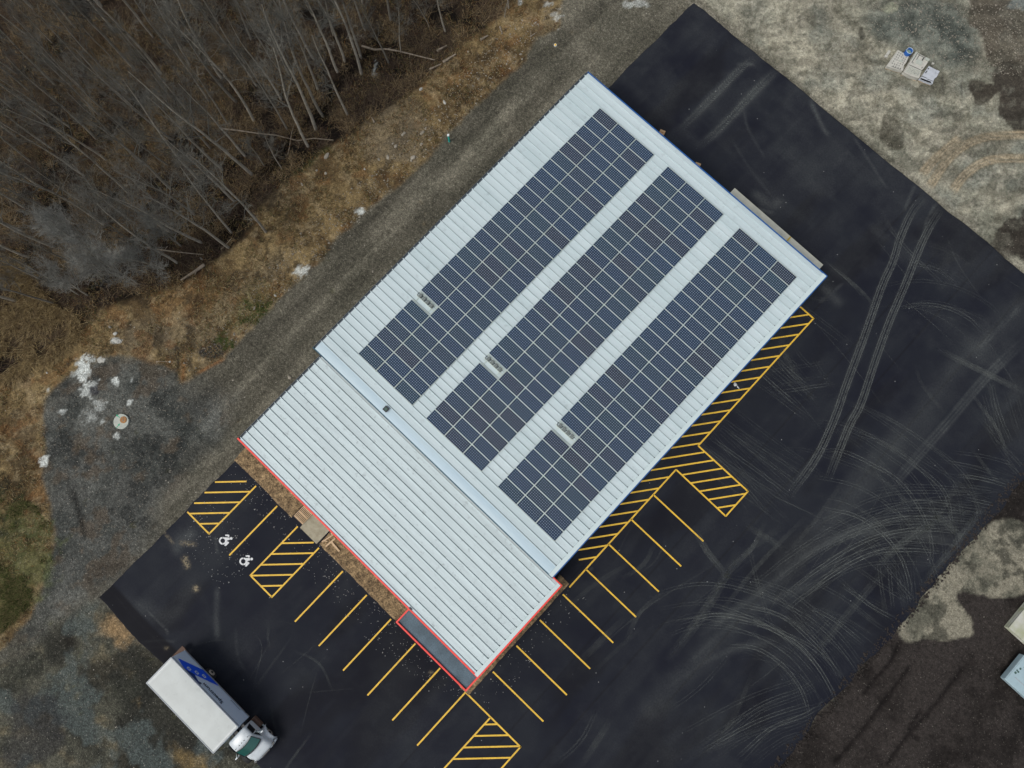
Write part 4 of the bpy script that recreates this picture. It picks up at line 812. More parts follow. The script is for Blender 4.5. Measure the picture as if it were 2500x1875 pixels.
    for i in range(n+1):
        t=-1+2*i/n; bow=.16*(1-t*t)
        for k in range(4):
            s_=k/3; x=-.93+bow+s_*.66; hw=.80+s_*.06; z=2.575-s_*.60-.03*t*t
            vs.append((x,yc+t*hw,z+.045))
    for i in range(n):
        for k in range(3): a=i*4+k; fs.append((a,a+1,a+5,a+4))
    mb.add(vs,fs); P(mb,'windshield',M['glass'],smooth=True)
    mb=MB()
    pts=[vs[i*4+3] for i in range(n+1)]; mb.tube([(a+.03,b,c-.01) for a,b,c in pts],.05,6); pts=[vs[i*4] for i in range(n+1)]; mb.tube([(a-.01,b,c) for a,b,c in pts],.022,6)
    mb.tube([vs[0],vs[3]],.03,6); mb.tube([vs[n*4],vs[n*4+3]],.03,6); P(mb,'window_seal',M['black'])
    for y in (-.62,-.25,0,.25,.62):
        mb=MB(); mb.cyl(-1.10+ (.0 if abs(y)<.5 else -.0),yc+y,2.64,2.69,.032,n=10); P(mb,'marker_light',M['black'])
    mb=MB(); pts=[(.72-.13*abs(t)**3,yc+t*1.13,.62) for t in [i/6-1 for i in range(13)]]
    for dz in (0,.12,.24): mb.tube([(a,b,c+dz) for a,b,c in pts],.07,8)
    P(mb,'bumper',M['truck_white'],smooth=True)
    mb=MB(); mb.box(.74,.80,yc-.40,yc+.40,.8,1.12); P(mb,'grille',M['black'])
    mb=MB(); mb.tube([(-1.95,yc+.8,.9),(-1.95,yc+.8,2.3)],.07,10); P(mb,'exhaust_stack',M['black'])
make_truck()
# ------------------------------------------------------------------ septic riser with painted arrows
x,y=at(295,1029,.15); g0_=gz(x,y)
mh=thing('manhole_riser',(x,y,g0_),'round pale concrete riser with rusty lid and two green painted arrows on the gravel pad','manhole')
mb=MB(); mb.cyl(0,0,-.2,.18,.66,.63,36); mb.build('slab',M['conc_light'],mh,bevel=.015)
lx,ly=at(300.5,1024.8,.2); lx-=x; ly-=y
mb=MB(); mb.cyl(lx,ly,.18,.225,.29,.28,28); ld=mb.build('lid',M['rust'],mh); mb=MB(); mb.cyl(lx+.05,ly-.05,.225,.235,.07,.07,12); mb.cyl(lx-.1,ly+.08,.225,.233,.05,.05,12); mb.build('lid_boss',M['log'],ld)
def arrow(a,b):
    a=Vector(at(*a,.2))-Vector((x,y)); b=Vector(at(*b,.2))-Vector((x,y)); d=(b-a).normalized(); n_=Vector((-d.y,d.x)); mb=MB(); k=b-d*.19
    mb.prism([tuple(a-n_*.025),tuple(k-n_*.025),tuple(k+n_*.025),tuple(a+n_*.025)],.17,.186); mb.prism([tuple(b),tuple(k+n_*.085),tuple(k-n_*.085)],.17,.188); mb.build('arrow',M['greenpaint'],mh)
o8=lambda a,b:(90+a/7.542,850+b/7.542)
arrow(o8(1520,1280),o8(1450,1220)); arrow(o8(1450,1470),o8(1525,1385))
# green pipe with a white cap, yellow cap
x,y=at(1097,345,0); pz=gz(x,y)
pp=thing('standing_pipe',(x,y,pz),'short upright teal pipe with a white cap beside the gravel track','pipe'); MB().cyl(0,0,-.1,1.12,.085,.085,16).build('pipe',M['teal'],pp); MB().cyl(0,0,1.12,1.22,.11,.10,16).build('cap',M['white'],pp)
x,y=at(1355.6,111,0); pp=thing('marker_cap',(x,y,gz(x,y)),'small round yellow cap on the gravel north of the warehouse','cap'); MB().cyl(0,0,-.1,.12,.13,.13,18).build('rim',M['white'],pp); MB().cyl(0,0,.12,.15,.10,.09,18).build('cap',M['yellow'],pp)
# crumpled bag
def lump(name,x,y,z,rx,ry,rz,m,label,cat,group=None,seed=0,rot=0,sub=2,rough=.35):
    import bmesh
    bm=bmesh.new(); bmesh.ops.create_icosphere(bm,subdivisions=sub,radius=1); r=random.Random(seed)
    ph=[(r.uniform(0,6),r.uniform(1,3)) for _ in range(6)]
    for v in bm.verts:
        c=v.co; d=1+rough*(.35*math.sin(c.x*ph[0][1]+ph[0][0])*math.cos(c.y*ph[1][1]+ph[1][0])+.35*math.sin(c.z*2+c.x*ph[2][1]+ph[2][0])+r.uniform(-.25,.25))
        v.co=Vector((c.x*rx*d,c.y*ry*d,c.z*rz*d+rz*.35))
    me=bpy.data.meshes.new(name); bm.to_mesh(me); bm.free(); me.materials.append(m); o=bpy.data.objects.new(name,me); COL.objects.link(o); o.location=(x,y,z); o.rotation_euler=(0,0,rot)
    return tag(o,label,cat,group)
x,y=at(1796,939); lump('plastic_bag',x,y,.02,.17,.13,.10,M['white'],'crumpled white plastic bag lying on the yellow hatching','bag',seed=3,rough=.9)
x,y=at(1802,946); lump('paper_scrap',x,y,.02,.10,.06,.04,M['white'],'small white scrap of paper just beside the crumpled white bag','scrap',seed=5,rough=.9)
# ------------------------------------------------------------------ masonry stacks and drum
P5=lambda a,b:(2130+a/11.06,90+b/11.06)
def stackthing(name,corners,h,label,m,holes,extra=None):
    W=[at(*P5(*c),h) for c in corners]; cx=sum(a for a,b in W)/4; cy=sum(b for a,b in W)/4; g=gz(cx,cy)
    t=thing(name,(cx,cy,g),label,'block stack','pallets of white blocks on the dirt lot'); L=[(a-cx,b-cy) for a,b in W]
    def q(s,r): 
        a=Vector(L[0])*(1-s)+Vector(L[1])*s; b=Vector(L[3])*(1-s)+Vector(L[2])*s; return tuple(a*(1-r)+b*r)
    mb=MB(); 
    for r in (.02,.45,.88): mb.prism([q(.02,r),q(.98,r),q(.98,r+.1),q(.02,r+.1)],-.1,.12)
    mb.build('pallet',M['wood'],t)
    mb=MB(); rr=random.Random(len(label)); nl=4
    for k in range(nl):
        z0=.12+(h-.16)*k/nl; z1=.12+(h-.16)*(k+1)/nl-.02; j=lambda: rr.uniform(-.03,.03)
        mb.prism([q(0+j(),0+j()),q(1+j(),0+j()),q(1+j(),.4),q(.94+j(),.6),q(1+j(),1+j()),q(.5,1+j()),q(0+j(),1+j())],z0,z1)
    mb.build('blocks',m,t)
    hs=MB(); 
    for (s,r,ds,dr) in holes: hs.prism([q(s-ds,r-dr),q(s+ds,r-dr),q(s+ds,r+dr),q(s-ds,r+dr)],h-.06,h-.056)
    hs.build('hollow',M['hole'],t)
    if extra:
        for (s,r,ds,dr,z) in extra:
          ex=MB(); ex.prism([q(s-ds,r-dr),q(s+ds,r-dr),q(s+ds,r+dr),q(s-ds,r+dr)],h-.06,h-.05+z)
          ex.build('top_block',M['foam2'] if m is M['foam2'] else M['conc_light'],t)
    return t
hl=[(.18+.16*i,.12+.13*j,.035,.022) for i in range(5) for j in range(7) if (i*3+j*5)%7 not in (2,)]+[(.55,.95,.3,.012)]
stackthing('block_pallet',[(715,320),(1005,520),(830,900),(415,765)],.5,'pallet of white blocks full of square holes, beside the blue drum',M['foam'],hl,[(.62,.48,.12,.05,.05),(.3,.04,.06,.02,.05)])
stackthing('block_pallet',[(1200,385),(1570,580),(1260,1100),(855,935)],.6,'tallest middle pallet of stepped white blocks with rounded pads at its near end',M['foam'],[(.12,.25,.02,.24),(.28,.16,.02,.13),(.5,.06,.3,.012),(.62,.15,.04,.07),(.5,.62,.45,.012),(.2,.48,.03,.02),(.85,.5,.02,.04)]+[(.4,.82,.015,.05),(.62,.85,.015,.05)],[(.15+.14*i,.70+.075*j,.04,.022,.05) for i in range(6) for j in range(4)]+[(.85,.1,.14,.05,.12),(.5,.35,.2,.1,.04),(.05,.2,.05,.2,.03)])
stackthing('block_pallet',[(1540,780),(1825,930),(1640,1250),(1290,1120)],.42,'bluish white pallet of blocks at the end of the row, furthest from the drum',M['foam2'],[(.55,.42,.02,.03),(.62,.42,.02,.03),(.69,.42,.02,.03),(.2,.78,.22,.018),(.7,.82,.22,.018),(.08,.15,.05,.04),(.1,.4,.04,.1)],[(.85,.12,.12,.1,.1),(.6,.42,.2,.12,.03),(.45,.95,.4,.05,-.01)])
x,y=at(*P5(1020,360),.88); g=gz(x,y); dr=thing('blue_drum',(x,y,g),'open blue plastic drum holding murky water, beside the block pallets','drum')
mb=MB(); n=28; R=.295; rings=[(R*.96,-.05),(R,.1),(R,.28),(R*1.04,.31),(R,.34),(R,.58),(R*1.04,.61),(R,.64),(R*.98,.86),(R*.94,.88),(R*.9,.86),(R*.88,.55)]
for r,z in rings: mb.v+=[(r*math.cos(2*math.pi*i/n),r*math.sin(2*math.pi*i/n),z) for i in range(n)]
for k in range(len(rings)-1):
    for i in range(n): a=k*n+i; b=k*n+(i+1)%n; mb.f.append((a,b,b+n,a+n)); mb.mi.append(0)
mb.build('drum_body',M['bluedrum'],dr,smooth=True); MB().cyl(0,0,.5,.62,R*.87,R*.87,n).build('water',M['water'],dr)
mb=MB(); pts=[(R*.94*math.cos(2*math.pi*i/n),R*.94*math.sin(2*math.pi*i/n),.885) for i in range(n+1)]; mb.tube(pts,.018,6); mb.build('rim',M['dlight'],dr)
for (a,b,l,wd,lab) in ((430,428,.5,.24,'oblong white block lying alone left of the block pallets'),(372,522,.26,.2,'small broken white block at the end of the oblong one'),(1610,740,.2,.14,'small white offcut block between the middle and end pallets')):
    x,y=at(*P5(a,b),.1); o=MB().obox((0,0),1.75 if l>.3 else .6,l,wd,-.06,.16).build('loose_block',M['foam'],loc=(x,y,gz(x,y)),bevel=.01); tag(o,lab,'block','loose white blocks')
# ------------------------------------------------------------------ storage container and trailer at the right edge
hx,hy=at(2463.2,1533.2,.62)
c=thing('panel_stack',(hx,hy,0),'low stack of weathered pale yellowish green panels cut off by the right edge','panel stack')
for k in range(5): MB().box(0,2.5,0,6.0,.02+k*.12,.13+k*.12).build('panel',M['container'],c,loc=(.02*(k%2),.015*(k%3),0),bevel=.01)
hx,hy=at(2453.4,1658,.95)
c=thing('trailer',(hx,hy,0),'pale blue-white flat trailer top with dark spots, cut off by the right edge','trailer')
MB().box(0,5.6,0,2.5,.35,.93).build('body',M['trailer'],c,bevel=.05); MB().box(.07,5.54,.07,2.44,.931,.96).build('lid',M['trailer'],c); MB().box(.5,5.5,.62,.67,.962,.98).build('lid_seam',M['truck_trim'],c)
for a,b,r in ((.30,.95,.10),(.42,1.15,.08),(.28,1.18,.07),(.40,1.45,.09),(.55,1.75,.05)): MB().cyl(a,b,.962,.966,r,n=9).build('spot',M['ginv'],c)
for yy in (.15,2.1):
    q=MB(); n=18; vs=[(2.6+.3*math.cos(2*math.pi*i/n),yv,.3+.3*math.sin(2*math.pi*i/n)) for yv in (yy,yy+.2) for i in range(n)]
    q.add(vs,[tuple(range(n)),tuple(range(2*n-1,n-1,-1))]+[(i,n+i,n+(i+1)%n,(i+1)%n) for i in range(n)]); q.build('wheel',M['rubber'],c)
# ------------------------------------------------------------------ pallet and planks on the mulch
pl=thing('wooden_pallet',(-10.22,-13.95,.1),'slatted wooden pallet lying on the mulch beside the concrete entrance slab','pallet')
mb=MB()
for i in range(9): mb.box(-.50+i*.118,-.44+i*.118,-.58,.58,.09,.115)
mb.build('slat',M['wood'],pl); 
for y in (-.55,-.04,.47):
    mb=MB(); mb.box(-.5,.5,y,y+.08,0,.088); mb.build('bearer',M['wood'],pl)
def B6(a,b): return (550+a/3.318,1000+b/3.318)
for (a,b,c_,d_,wd,lab) in ((785,1070,875,1015,.10,'longest loose board slanting towards the red-trimmed wall beside the entrance slab'),(815,1108,892,1042,.13,'board forming one arm of the wooden V on the mulch, nearer the entrance slab'),(860,1070,925,1148,.15,'board forming the other arm of the wooden V, pointing to the parking bays'),(800,1062,828,1068,.08,'short wooden offcut just under the long slanting board'),(858,1000,866,1014,.08,'tiny wooden offcut against the red-trimmed wall by the entrance')):
    p=at(*B6(a,b),.15); q=at(*B6(c_,d_),.15); l=math.hypot(q[0]-p[0],q[1]-p[1]); an=math.atan2(q[1]-p[1],q[0]-p[0])
    o=MB().box(-l/2,l/2,-wd/2,wd/2,0,.04).build('plank',M['wood'],loc=((p[0]+q[0])/2,(p[1]+q[1])/2,.13+.012*wd*30+.01*len(lab)%.02)); o.rotation_euler=(0,0,an); tag(o,lab,'plank','loose boards on the mulch')
# ------------------------------------------------------------------ stones and logs
SB=lambda u,v:(u,v)
rocks=[(798,379,.45,.25,'flat pale slab of rock on the bank just below the wood'),(795,423,.22,.16,'pale stone on the bank below the flat slab'),(737,450,.25,.12,'narrow pale stone on the bank near the grassy ditch'),(773,416,.15,.12,'small pale stone beside the narrow one on the bank'),
(1028,216,.27,.2,'whitish angular rock by the driftwood at the edge of the wood'),(985,326,.34,.2,'oblong pale rock on the bare patch of the bank'),(1031,324,.32,.22,'grey boulder uphill of the teal pipe'),(1039,314,.18,.14,'small rock touching the grey boulder'),(1028,353,.25,.18,'pale rock between the grey boulder and the gravel track'),
(966,357,.28,.2,'pale rock left of the bare patch'),(959,350,.16,.13,'small stone touching the pale rock left of the bare patch'),(1008,386,.28,.3,'tall pale rock at the foot of the bare patch'),(1004,392,.18,.15,'small stone leaning on the tall pale rock'),(947,384,.27,.2,'rounded tan rock near the gravel track'),(925,390,.18,.16,'small tan stone left of the rounded tan rock'),
(1271,131,.2,.16,'pale stone where the bank meets the gravel, near the yellow cap'),(1275,143,.16,.13,'pale stone just below the one near the yellow cap'),(1085,249,.28,.17,'whitish rock in the middle of the grassy bank'),(1074,294,.16,.13,'small rounded rock in the yellow grass above the teal pipe'),(890,413,.14,.12,'tiny white stone on the orange grass of the bank'),
(270,799,.28,.2,'pale rock at the left end of the brush pile'),(282,814,.26,.2,'pale rock directly above the white lump'),(488,629,.3,.12,'flat white rock below the fallen trunk at the edge of the wood'),(708,922,.24,.22,'square pale block lying close to the lower roof'),(671,721,.18,.16,'square white stone on the bank by the green grass'),(621,754,.3,.16,'long tan rock in the green grass'),(328,799,.12,.1,'small pinkish stone below the brush'),(115,910,.14,.1,'small bright white stone in the straw at far left'),
(414,883,.14,.12,'small white stone above the dark rut'),(568,928,.12,.1,'small stone on the track near the round dark patch'),(1237,155,.14,.12,'tiny pale stone at the edge of the track, nearest the yellow cap side'),(910,663,.12,.16,'small oval stone on the track below the panels'),(1135,140,.1,.1,'small white stone high on the bank'),(1142,125,.14,.12,'round pale stone high on the bank')]
for i,(u,v,rx,ry,lab) in enumerate(rocks):
    x,y=at(u,v); o=lump('rock',x,y,gz(x,y)-.03,rx*.72,ry*.72,min(rx,ry)*.6,M['stone_white'] if 'whit' in lab else M['stone'],lab,'rock','rocks on the bank and track',seed=i*7+1,rot=random.uniform(0,3),rough=.45)
lumps=[(283,831,.42,.2,'irregular white lump of lime on the bank above the gravel pad'),(250,878,.33,.33,'round white lump at the top of the gravel pad')]
for i,(u,v,rx,ry,lab) in enumerate(lumps):
    x,y=at(u,v); lump('lime_heap',x,y,gz(x,y)-.05,rx,ry,.1,M['stone_white'],lab,'heap',seed=40+i,rot=.4,sub=3,rough=.8)
logs=[((497,644),(440,683),.16,'thick broken trunk lying at the lower edge of the wood'),((881,112),(1062,143),.10,'long thin fallen trunk sloping gently inside the wood near its top edge'),((536,320),(814,336),.07,'long pale fallen pole running level through the wood'),((359,606),(497,621),.07,'thin fallen branch above the thick broken trunk'),((1081,150),(1113,133),.13,'short pale driftwood log beside the cut block'),((1048,166),(1078,155),.10,'short driftwood log lower than the others'),((1174,97),(1192,87),.12,'pale stub of driftwood high on the grassy bank'),((1066,120),(1090,106),.12,'driftwood piece at the dark edge of the wood'),((1220,67),(1227,84),.09,'bent pale stick of driftwood beneath the topmost trees'),((1295,90),(1306,82),.09,'small pale driftwood near the top of the gravel'),((914,300),(907,285),.09,'leaning pale broken stick on the bank below the wood'),((530,290+312),(556,575),.06,'thin grey branch crossing the corner of the wood'),((693,365),(730,270),.05,'thin curved branch standing over the ditch'),((382,883),(415,884),.04,'thin yellowish stick lying at the top of the gravel pad')]
for i,(a,b,r,lab) in enumerate(logs):
    a=at(*a); b=at(*b); n=6; rr=random.Random(i); pts=[]
    for k in range(n+1):
        t=k/n; x=a[0]+(b[0]-a[0])*t; y=a[1]+(b[1]-a[1])*t; L_=math.hypot(b[0]-a[0],b[1]-a[1]); off=math.sin(t*3+i)*L_*.02
        x+=off*(-(b[1]-a[1])/L_); y+=off*((b[0]-a[0])/L_); pts.append((x,y,gz(x,y)+r*1.0+(.25 if L_>4 else 0)))
    cx,cy=pts[0][0],pts[0][1]; mb=MB(); mb.tube([(p[0]-cx,p[1]-cy,p[2]) for p in pts],[r*(1-.55*k/n) for k in range(n+1)],7)
    if L_>1.5:
        for k in (2,4):
            p=pts[k]; an=rr.uniform(0,6.28); mb.tube([(p[0]-cx,p[1]-cy,p[2]),(p[0]-cx+math.cos(an)*.5,p[1]-cy+math.sin(an)*.5,p[2]+.15)],[r*.4,r*.15],4)
    tag(mb.build('fallen_log',M['log'],loc=(cx,cy,0)),lab,'log','fallen wood')
# ------------------------------------------------------------------ trees
def make_tree_mesh(seed,ht,bush=False):
    r=random.Random(seed); tr=MB(); cr=MB()
    n=11; lean=Vector((r.uniform(-.05,.05),r.uniform(-.05,.05),1)).normalized(); pts=[]; p=Vector((0,0,-.4)); d=lean.copy(); seg=(ht+.4)/n
    for i in range(n+1):
        pts.append(p.copy()); d=(d+Vector((r.uniform(-.06,.06),r.uniform(-.06,.06),.02))).normalized(); p=p+d*seg
    r0=.0085*ht*r.uniform(.75,1.1); rad=[max(.02,r0*(1-i/n)**.85+.015) for i in range(n+1)]
    tr.tube(pts,rad,7)
    def grow(base,dirv,length,rd,level,sides):
        k=5 if level==0 else (4 if level==1 else 2); P_=[base.copy()]; dd=dirv.copy(); q=base.copy()
        for j in range(k):
            dd=(dd+Vector((r.uniform(-.2,.2),r.uniform(-.2,.2),r.uniform(-.05,.2)))).normalized(); q=q+dd*length/k; P_.append(q.copy())
        R_=[max(.005,rd*(1-.8*j/k)) for j in range(k+1)]
        tl=cr; tl.tube(P_,R_,sides)
        if level<3:
            cnt=[5,5,3][level] if not bush else [8,7,4][level]
            for c in range(cnt):
                t=r.uniform(.2,1); j=min(int(t*k),k-1); b=P_[j].lerp(P_[j+1],t*k-j); u=(P_[j+1]-P_[j]).normalized(); o=u.orthogonal().normalized(); o.rotate(Matrix.Rotation(r.uniform(0,6.28),3,u))
                nd=(u*.75+o*r.uniform(.45,.9)+Vector((0,0,.15))).normalized()
                grow(b,nd,length*r.uniform(.38,.62),R_[j]*.6,level+1,3)
    nb=13 if not bush else 20
    for b in range(nb):
        t=(.40 if not bush else .18)+(.60 if not bush else .8)*((b+r.random())/nb); t=min(t,.985); j=min(int(t*n),n-1); base=pts[j].lerp(pts[j+1],t*n-j)
        a=r.uniform(0,6.28); up=.9+t*.9; dv=Vector((math.cos(a),math.sin(a),up)).normalized()
        ln=ht*(.30 if not bush else .36)*(1.12-t*.62)*r.uniform(.55,1.1); grow(base,dv,ln,rad[j]*.5,0,4)
    return tr.mesh('trunk',M['bark']),cr.mesh('crown',M['twig'] if not bush else M['twig_pale'])
VAR=[make_tree_mesh(100+i,h) for i,h in enumerate((13.5,15,11.5,16,12.5,14))]; VARB=[make_tree_mesh(200+i,h,True) for i,h in enumerate((8.5,10))]
SAP=[make_tree_mesh(300+i,h) for i,h in enumerate((7.5,6.2))]
def plant(x,y,var,s,label,group,name='bare_tree'):
    o=bpy.data.objects.new(name,None); o.empty_display_size=.5; COL.objects.link(o); o.location=(x,y,gz(x,y)); o.rotation_euler=(random.uniform(-.04,.04),random.uniform(-.04,.04),random.uniform(0,6.28)); o.scale=(s,s,s); tag(o,label,'tree',group)
    for nm,me in (('trunk',var[0]),('crown',var[1])):
        c=bpy.data.objects.new(nm,me); COL.objects.link(c); c.parent=o
edge=[(1242,20),(1232,42),(1087,73),(1047,62),(977,123),(948,148),(879,174),(846,275),(766,309),(698,312),(611,420),(555,560),(648,566),(555,602),(490,590),(360,606)]
words=['first','second','third','fourth','fifth','sixth','seventh','eighth','ninth','tenth','eleventh','twelfth','thirteenth','fourteenth','fifteenth','sixteenth']
placed=[]
for i,(u,v) in enumerate(edge):
    x,y=at(u,v); placed.append((x,y)); k=(i*5+1)%6; hs=[.62,.66,.62,.7,.8,.8,1.0,.85,1.1,.9,1.05,.95,.9,.95,.9,.85][i]
    plant(x,y,VAR[k] if i not in (1,3,4) else SAP[i%2],hs,'leafless grey tree, %s along the outer edge of the wood from the top'%words[i],'leafless trees along the edge of the wood')
inner=[(640,398),(698,300),(594,376),(877,131),(835,293),(705,180),(821,170),(838,143),(811,81),(781,270),(835,295),(540,189),(680,300),(360,590),(430,640),(750,355),(683,406)]
for i,(u,v) in enumerate(inner):
    x,y=at(u,v)
    if min((math.hypot(x-a,y-b) for a,b in placed),default=9)<1.2: continue
    placed.append((x,y)); plant(x,y,VAR[(i*3)%6] if i%4 else SAP[0],random.uniform(.7,1.0),'leafless grey tree standing inside the crowded wood','leafless trees inside the wood')
tries=0; cnt=0
while cnt<115 and tries<6000:
    tries+=1; u=random.uniform(-60,1250); v=random.uniform(-60,740); x,y=at(u,v)
    if not inpoly(np.array([x]),np.array([y]),FOREST)[0]: continue
    if min(math.hypot(x-a,y-b) for a,b in placed)<2.1: continue
    # keep clear of the outer few metres
    if not inpoly(np.array([x+2.2]),np.array([y-1.2]),FOREST)[0]: continue
    placed.append((x,y)); cnt+=1
    plant(x,y,random.choice(VAR),random.uniform(.62,1.02),'leafless grey tree standing inside the crowded wood','leafless trees inside the wood')
for i,(u,v,s) in enumerate(((400,655,1.0),(330,690,.95),(440,600,.9),(290,640,1.05),(210,720,.8))):
    x,y=at(u,v); plant(x,y,VARB[i%2],s,'bushy grey leafless tree, %s from the right in the pale thicket below the wood'%words[i],'bushy leafless trees at the lower end of the wood')
# ------------------------------------------------------------------ brush, reeds and grass (uncountable)
def blades(name,polys,n,lmin,lmax,wmin,wmax,cols,tilt,seed,label,cat,zadd=0.0,dens=None,wdir=None):
    r=np.random.default_rng(seed); xs=[];ys=[]
    poly=polys; ax=[p[0] for p in poly]; ay=[p[1] for p in poly]; x0,x1,y0,y1=max(min(ax),-75),min(max(ax),50),max(min(ay),-50),min(max(ay),75)
    PXs=np.empty(0);PYs=np.empty(0)
    while len(PXs)<n:
        a=r.uniform(x0,x1,n*2); b=r.uniform(y0,y1,n*2); k=inpoly(a,b,poly)
        p=a*RX[0]+b*RX[1]; q=a*UX[0]+b*UX[1]; k&=(p>-49)&(p<49)&(q>-26)&(q<46)
        if dens: k&=(r.random(len(a))<dens(a,b))
        PXs=np.concatenate([PXs,a[k]]); PYs=np.concatenate([PYs,b[k]])
    x=PXs[:n]; y=PYs[:n]; p=x*RX[0]+y*RX[1]; q=x*UX[0]+y*UX[1]
    z=GZ[np.clip(((q-q0)/H).astype(int),0,GZ.shape[0]-1),np.clip(((p-p0)/H).astype(int),0,GZ.shape[1]-1)]+zadd
    L=r.uniform(lmin,lmax,n); a=r.uniform(0,2*np.pi,n) if wdir is None else r.normal(wdir,.7,n); el=r.uniform(*tilt,n); w_=r.uniform(wmin,wmax,n)
    dx=np.cos(a)*np.cos(el)*L; dy=np.sin(a)*np.cos(el)*L; dz=np.sin(el)*L; nx=-np.sin(a)*w_/2; ny=np.cos(a)*w_/2
    V=np.stack([np.stack([x-nx,y-ny,z],-1),np.stack([x+nx,y+ny,z],-1),np.stack([x+dx,y+dy,z+dz],-1)],1).reshape(-1,3)
    me=bpy.data.meshes.new(name); me.vertices.add(3*n); me.vertices.foreach_set('co',V.astype(np.float32).ravel()); me.loops.add(3*n); me.loops.foreach_set('vertex_index',np.arange(3*n,dtype=np.int32)); me.polygons.add(n)
    me.polygons.foreach_set('loop_start',np.arange(0,3*n,3,dtype=np.int32)); me.polygons.foreach_set('loop_total',np.full(n,3,np.int32)); me.update(calc_edges=True)
    for i,c in enumerate(cols): me.materials.append(mat(name+'_%d'%i,c,.9,spec=.1))
    me.polygons.foreach_set('material_index',r.integers(0,len(cols),n).astype(np.int32))
    o=bpy.data.objects.new(name,me); COL.objects.link(o); return tag(o,label,cat,kind='stuff')
clump=lambda sc,seed,lo,hi:(lambda a,b: sst(fbm(a,b,sc,seed,4,.6),lo,hi))
blades('undergrowth',FOREST,60000,.35,1.3,.012,.035,[(.075,.052,.038),(.04,.028,.022),(.11,.085,.06),(.06,.036,.028),(.15,.12,.075)],(.0,.9),1,'dark tangle of bare undergrowth on the floor of the wood','undergrowth',dens=clump(1.6,701,.42,.62))
blades('dead_reeds',FOREST,30000,.4,1.1,.015,.04,[(.24,.175,.095),(.17,.12,.065),(.30,.23,.14),(.10,.07,.04)],(.1,1.0),2,'straw coloured dead grass showing between the trees','dead grass',dens=clump(1.8,711,.50,.64))
reed=px([(0,600),(60,640),(110,720),(170,760),(230,790),(190,830),(130,880),(60,910),(-60,960),(-100,560)])
blades('reed_bed',reed,14000,.5,1.5,.02,.05,[(.36,.27,.13),(.22,.16,.08),(.12,.08,.045),(.42,.33,.18)],(.2,1.1),3,'bed of tall brown reeds at the left edge of the wood','reeds',wdir=-.4,dens=clump(1.3,751,.45,.6))
blades('dry_grass',BANK,95000,.12,.50,.018,.045,[(.24,.18,.09),(.18,.125,.055),(.33,.26,.15),(.13,.085,.04),(.17,.085,.03),(.08,.085,.03),(.05,.035,.02),(.04,.03,.02)],(.1,1.0),4,'short dry winter grass covering the bank between wood and track','dry grass',dens=clump(1.6,721,.38,.62))
gp=px([(570,730),(660,690),(670,740),(620,800),(560,860),(500,850),(560,790)]); blades('green_grass',gp,1800,.1,.3,.015,.035,[(.05,.10,.02),(.08,.10,.03),(.035,.06,.015)],(.2,1.2),5,'patch of green grass on the bank beside the track','grass',dens=clump(1.2,731,.50,.62))
gp=px([(-80,1130),(60,1200),(125,1290),(125,1380),(60,1490),(-80,1620)]); blades('verge_grass',gp,22000,.15,.6,.02,.05,[(.08,.11,.03),(.15,.14,.06),(.05,.06,.02),(.22,.18,.09)],(.2,1.2),6,'rough green grass at the far left edge by the gravel pad','grass',dens=clump(1.8,741,.45,.6))
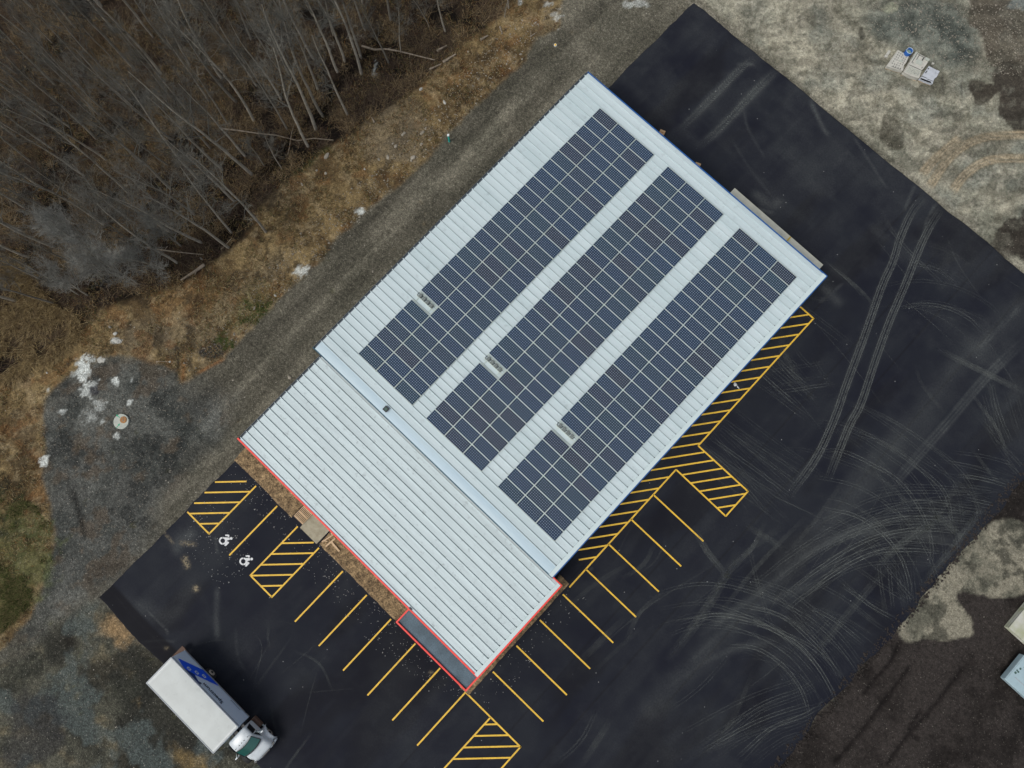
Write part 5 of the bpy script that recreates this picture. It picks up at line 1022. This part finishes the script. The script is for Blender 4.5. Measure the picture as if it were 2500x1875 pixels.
def chips(name,polys,n,s0,s1,m,seed,label,cat,dens=None,z=0.0):
    r=np.random.default_rng(seed); V=[];Fc=[]; k=0
    ax=[p[0] for p in polys]; ay=[p[1] for p in polys]
    while k<n:
        x=r.uniform(min(ax),max(ax)); y=r.uniform(min(ay),max(ay))
        if not inpoly(np.array([x]),np.array([y]),polys)[0]: continue
        s=r.uniform(s0,s1)*(1 if r.random()<.9 else 1.8); zz=(gz(x,y) if z is None else z); a=r.uniform(0,6.28); b=len(V)
        for t in (0,2.1,4.2): V.append((x+s*math.cos(a+t)*r.uniform(.7,1.2),y+s*math.sin(a+t)*r.uniform(.7,1.2),zz))
        V.append((x,y,zz+s*.9)); Fc+=[(b,b+1,b+3),(b+1,b+2,b+3),(b+2,b,b+3)]; k+=1
    me=bpy.data.meshes.new(name); me.from_pydata(V,[],Fc); me.materials.append(m); o=bpy.data.objects.new(name,me); COL.objects.link(o); return tag(o,label,cat,kind='stuff')
chips('loose_chippings',[(-17.2,-14.7),(9.2,-14.9),(9.2,-15.9),(2,-17.5),(-8,-17.0),(-17.2,-16.2)],330,.02,.05,M['chip_white'],21,'white chippings scattered on the asphalt below the mulch bed','chippings',z=.012)
chips('scattered_grit',[(9.6,-3),(11.5,-3),(11.5,-15),(9.6,-15)],90,.02,.05,M['chip_white'],22,'pale grit scattered on the asphalt beside the narrow mulch strip','grit',z=.012)
chips('bank_stones',px([(1380,10),(1290,120),(1090,330),(960,460),(800,620),(600,820),(470,920),(440,880),(560,760),(700,600),(800,500),(940,400),(1040,290),(1130,170),(1240,60)]),1500,.03,.085,M['stone'],23,'small stones strewn over the bank beside the gravel track','stones',z=None)

chips('mound_stones',[at(1650+x/2.592,y/2.592) for x,y in [(1200,20),(2190,20),(2190,480),(1800,480),(1650,430),(1500,300),(1300,300),(1180,230)]],1500,.03,.08,M['stone'],24,'small pale stones over the grey mound and dark soil at the upper right','stones',z=None)
chips('lot_stones',[at(u,v) for u,v in [(1740,10),(2480,620),(2490,300),(2100,230),(2000,60)]],700,.025,.06,M['stone'],25,'scattered small stones on the tan dirt lot','stones',z=None)
chips('soil_clods',[(30.3,-8),(31.3,-8),(31.3,30),(30.3,30)],900,.05,.13,mat('dark_clods',(.035,.028,.024),.95,fine=.3),26,'dark crumbled soil spilling over the asphalt edge at the right','soil',z=.0)
chips('pad_stones',px([(100,960),(240,870),(430,910),(560,980),(400,1180),(250,1420),(120,1500),(110,1200)]),1400,.025,.065,M['stone'],27,'loose pale stones scattered over the gravel pad','stones',z=None)
chips('dumped_chippings',px([(478,1250),(520,1200),(610,1330),(600,1400),(540,1440),(490,1380),(440,1340)]),170,.02,.05,M['chip_white'],28,'pale chippings spilled on the asphalt around the wheelchair bays','chippings',z=.03)
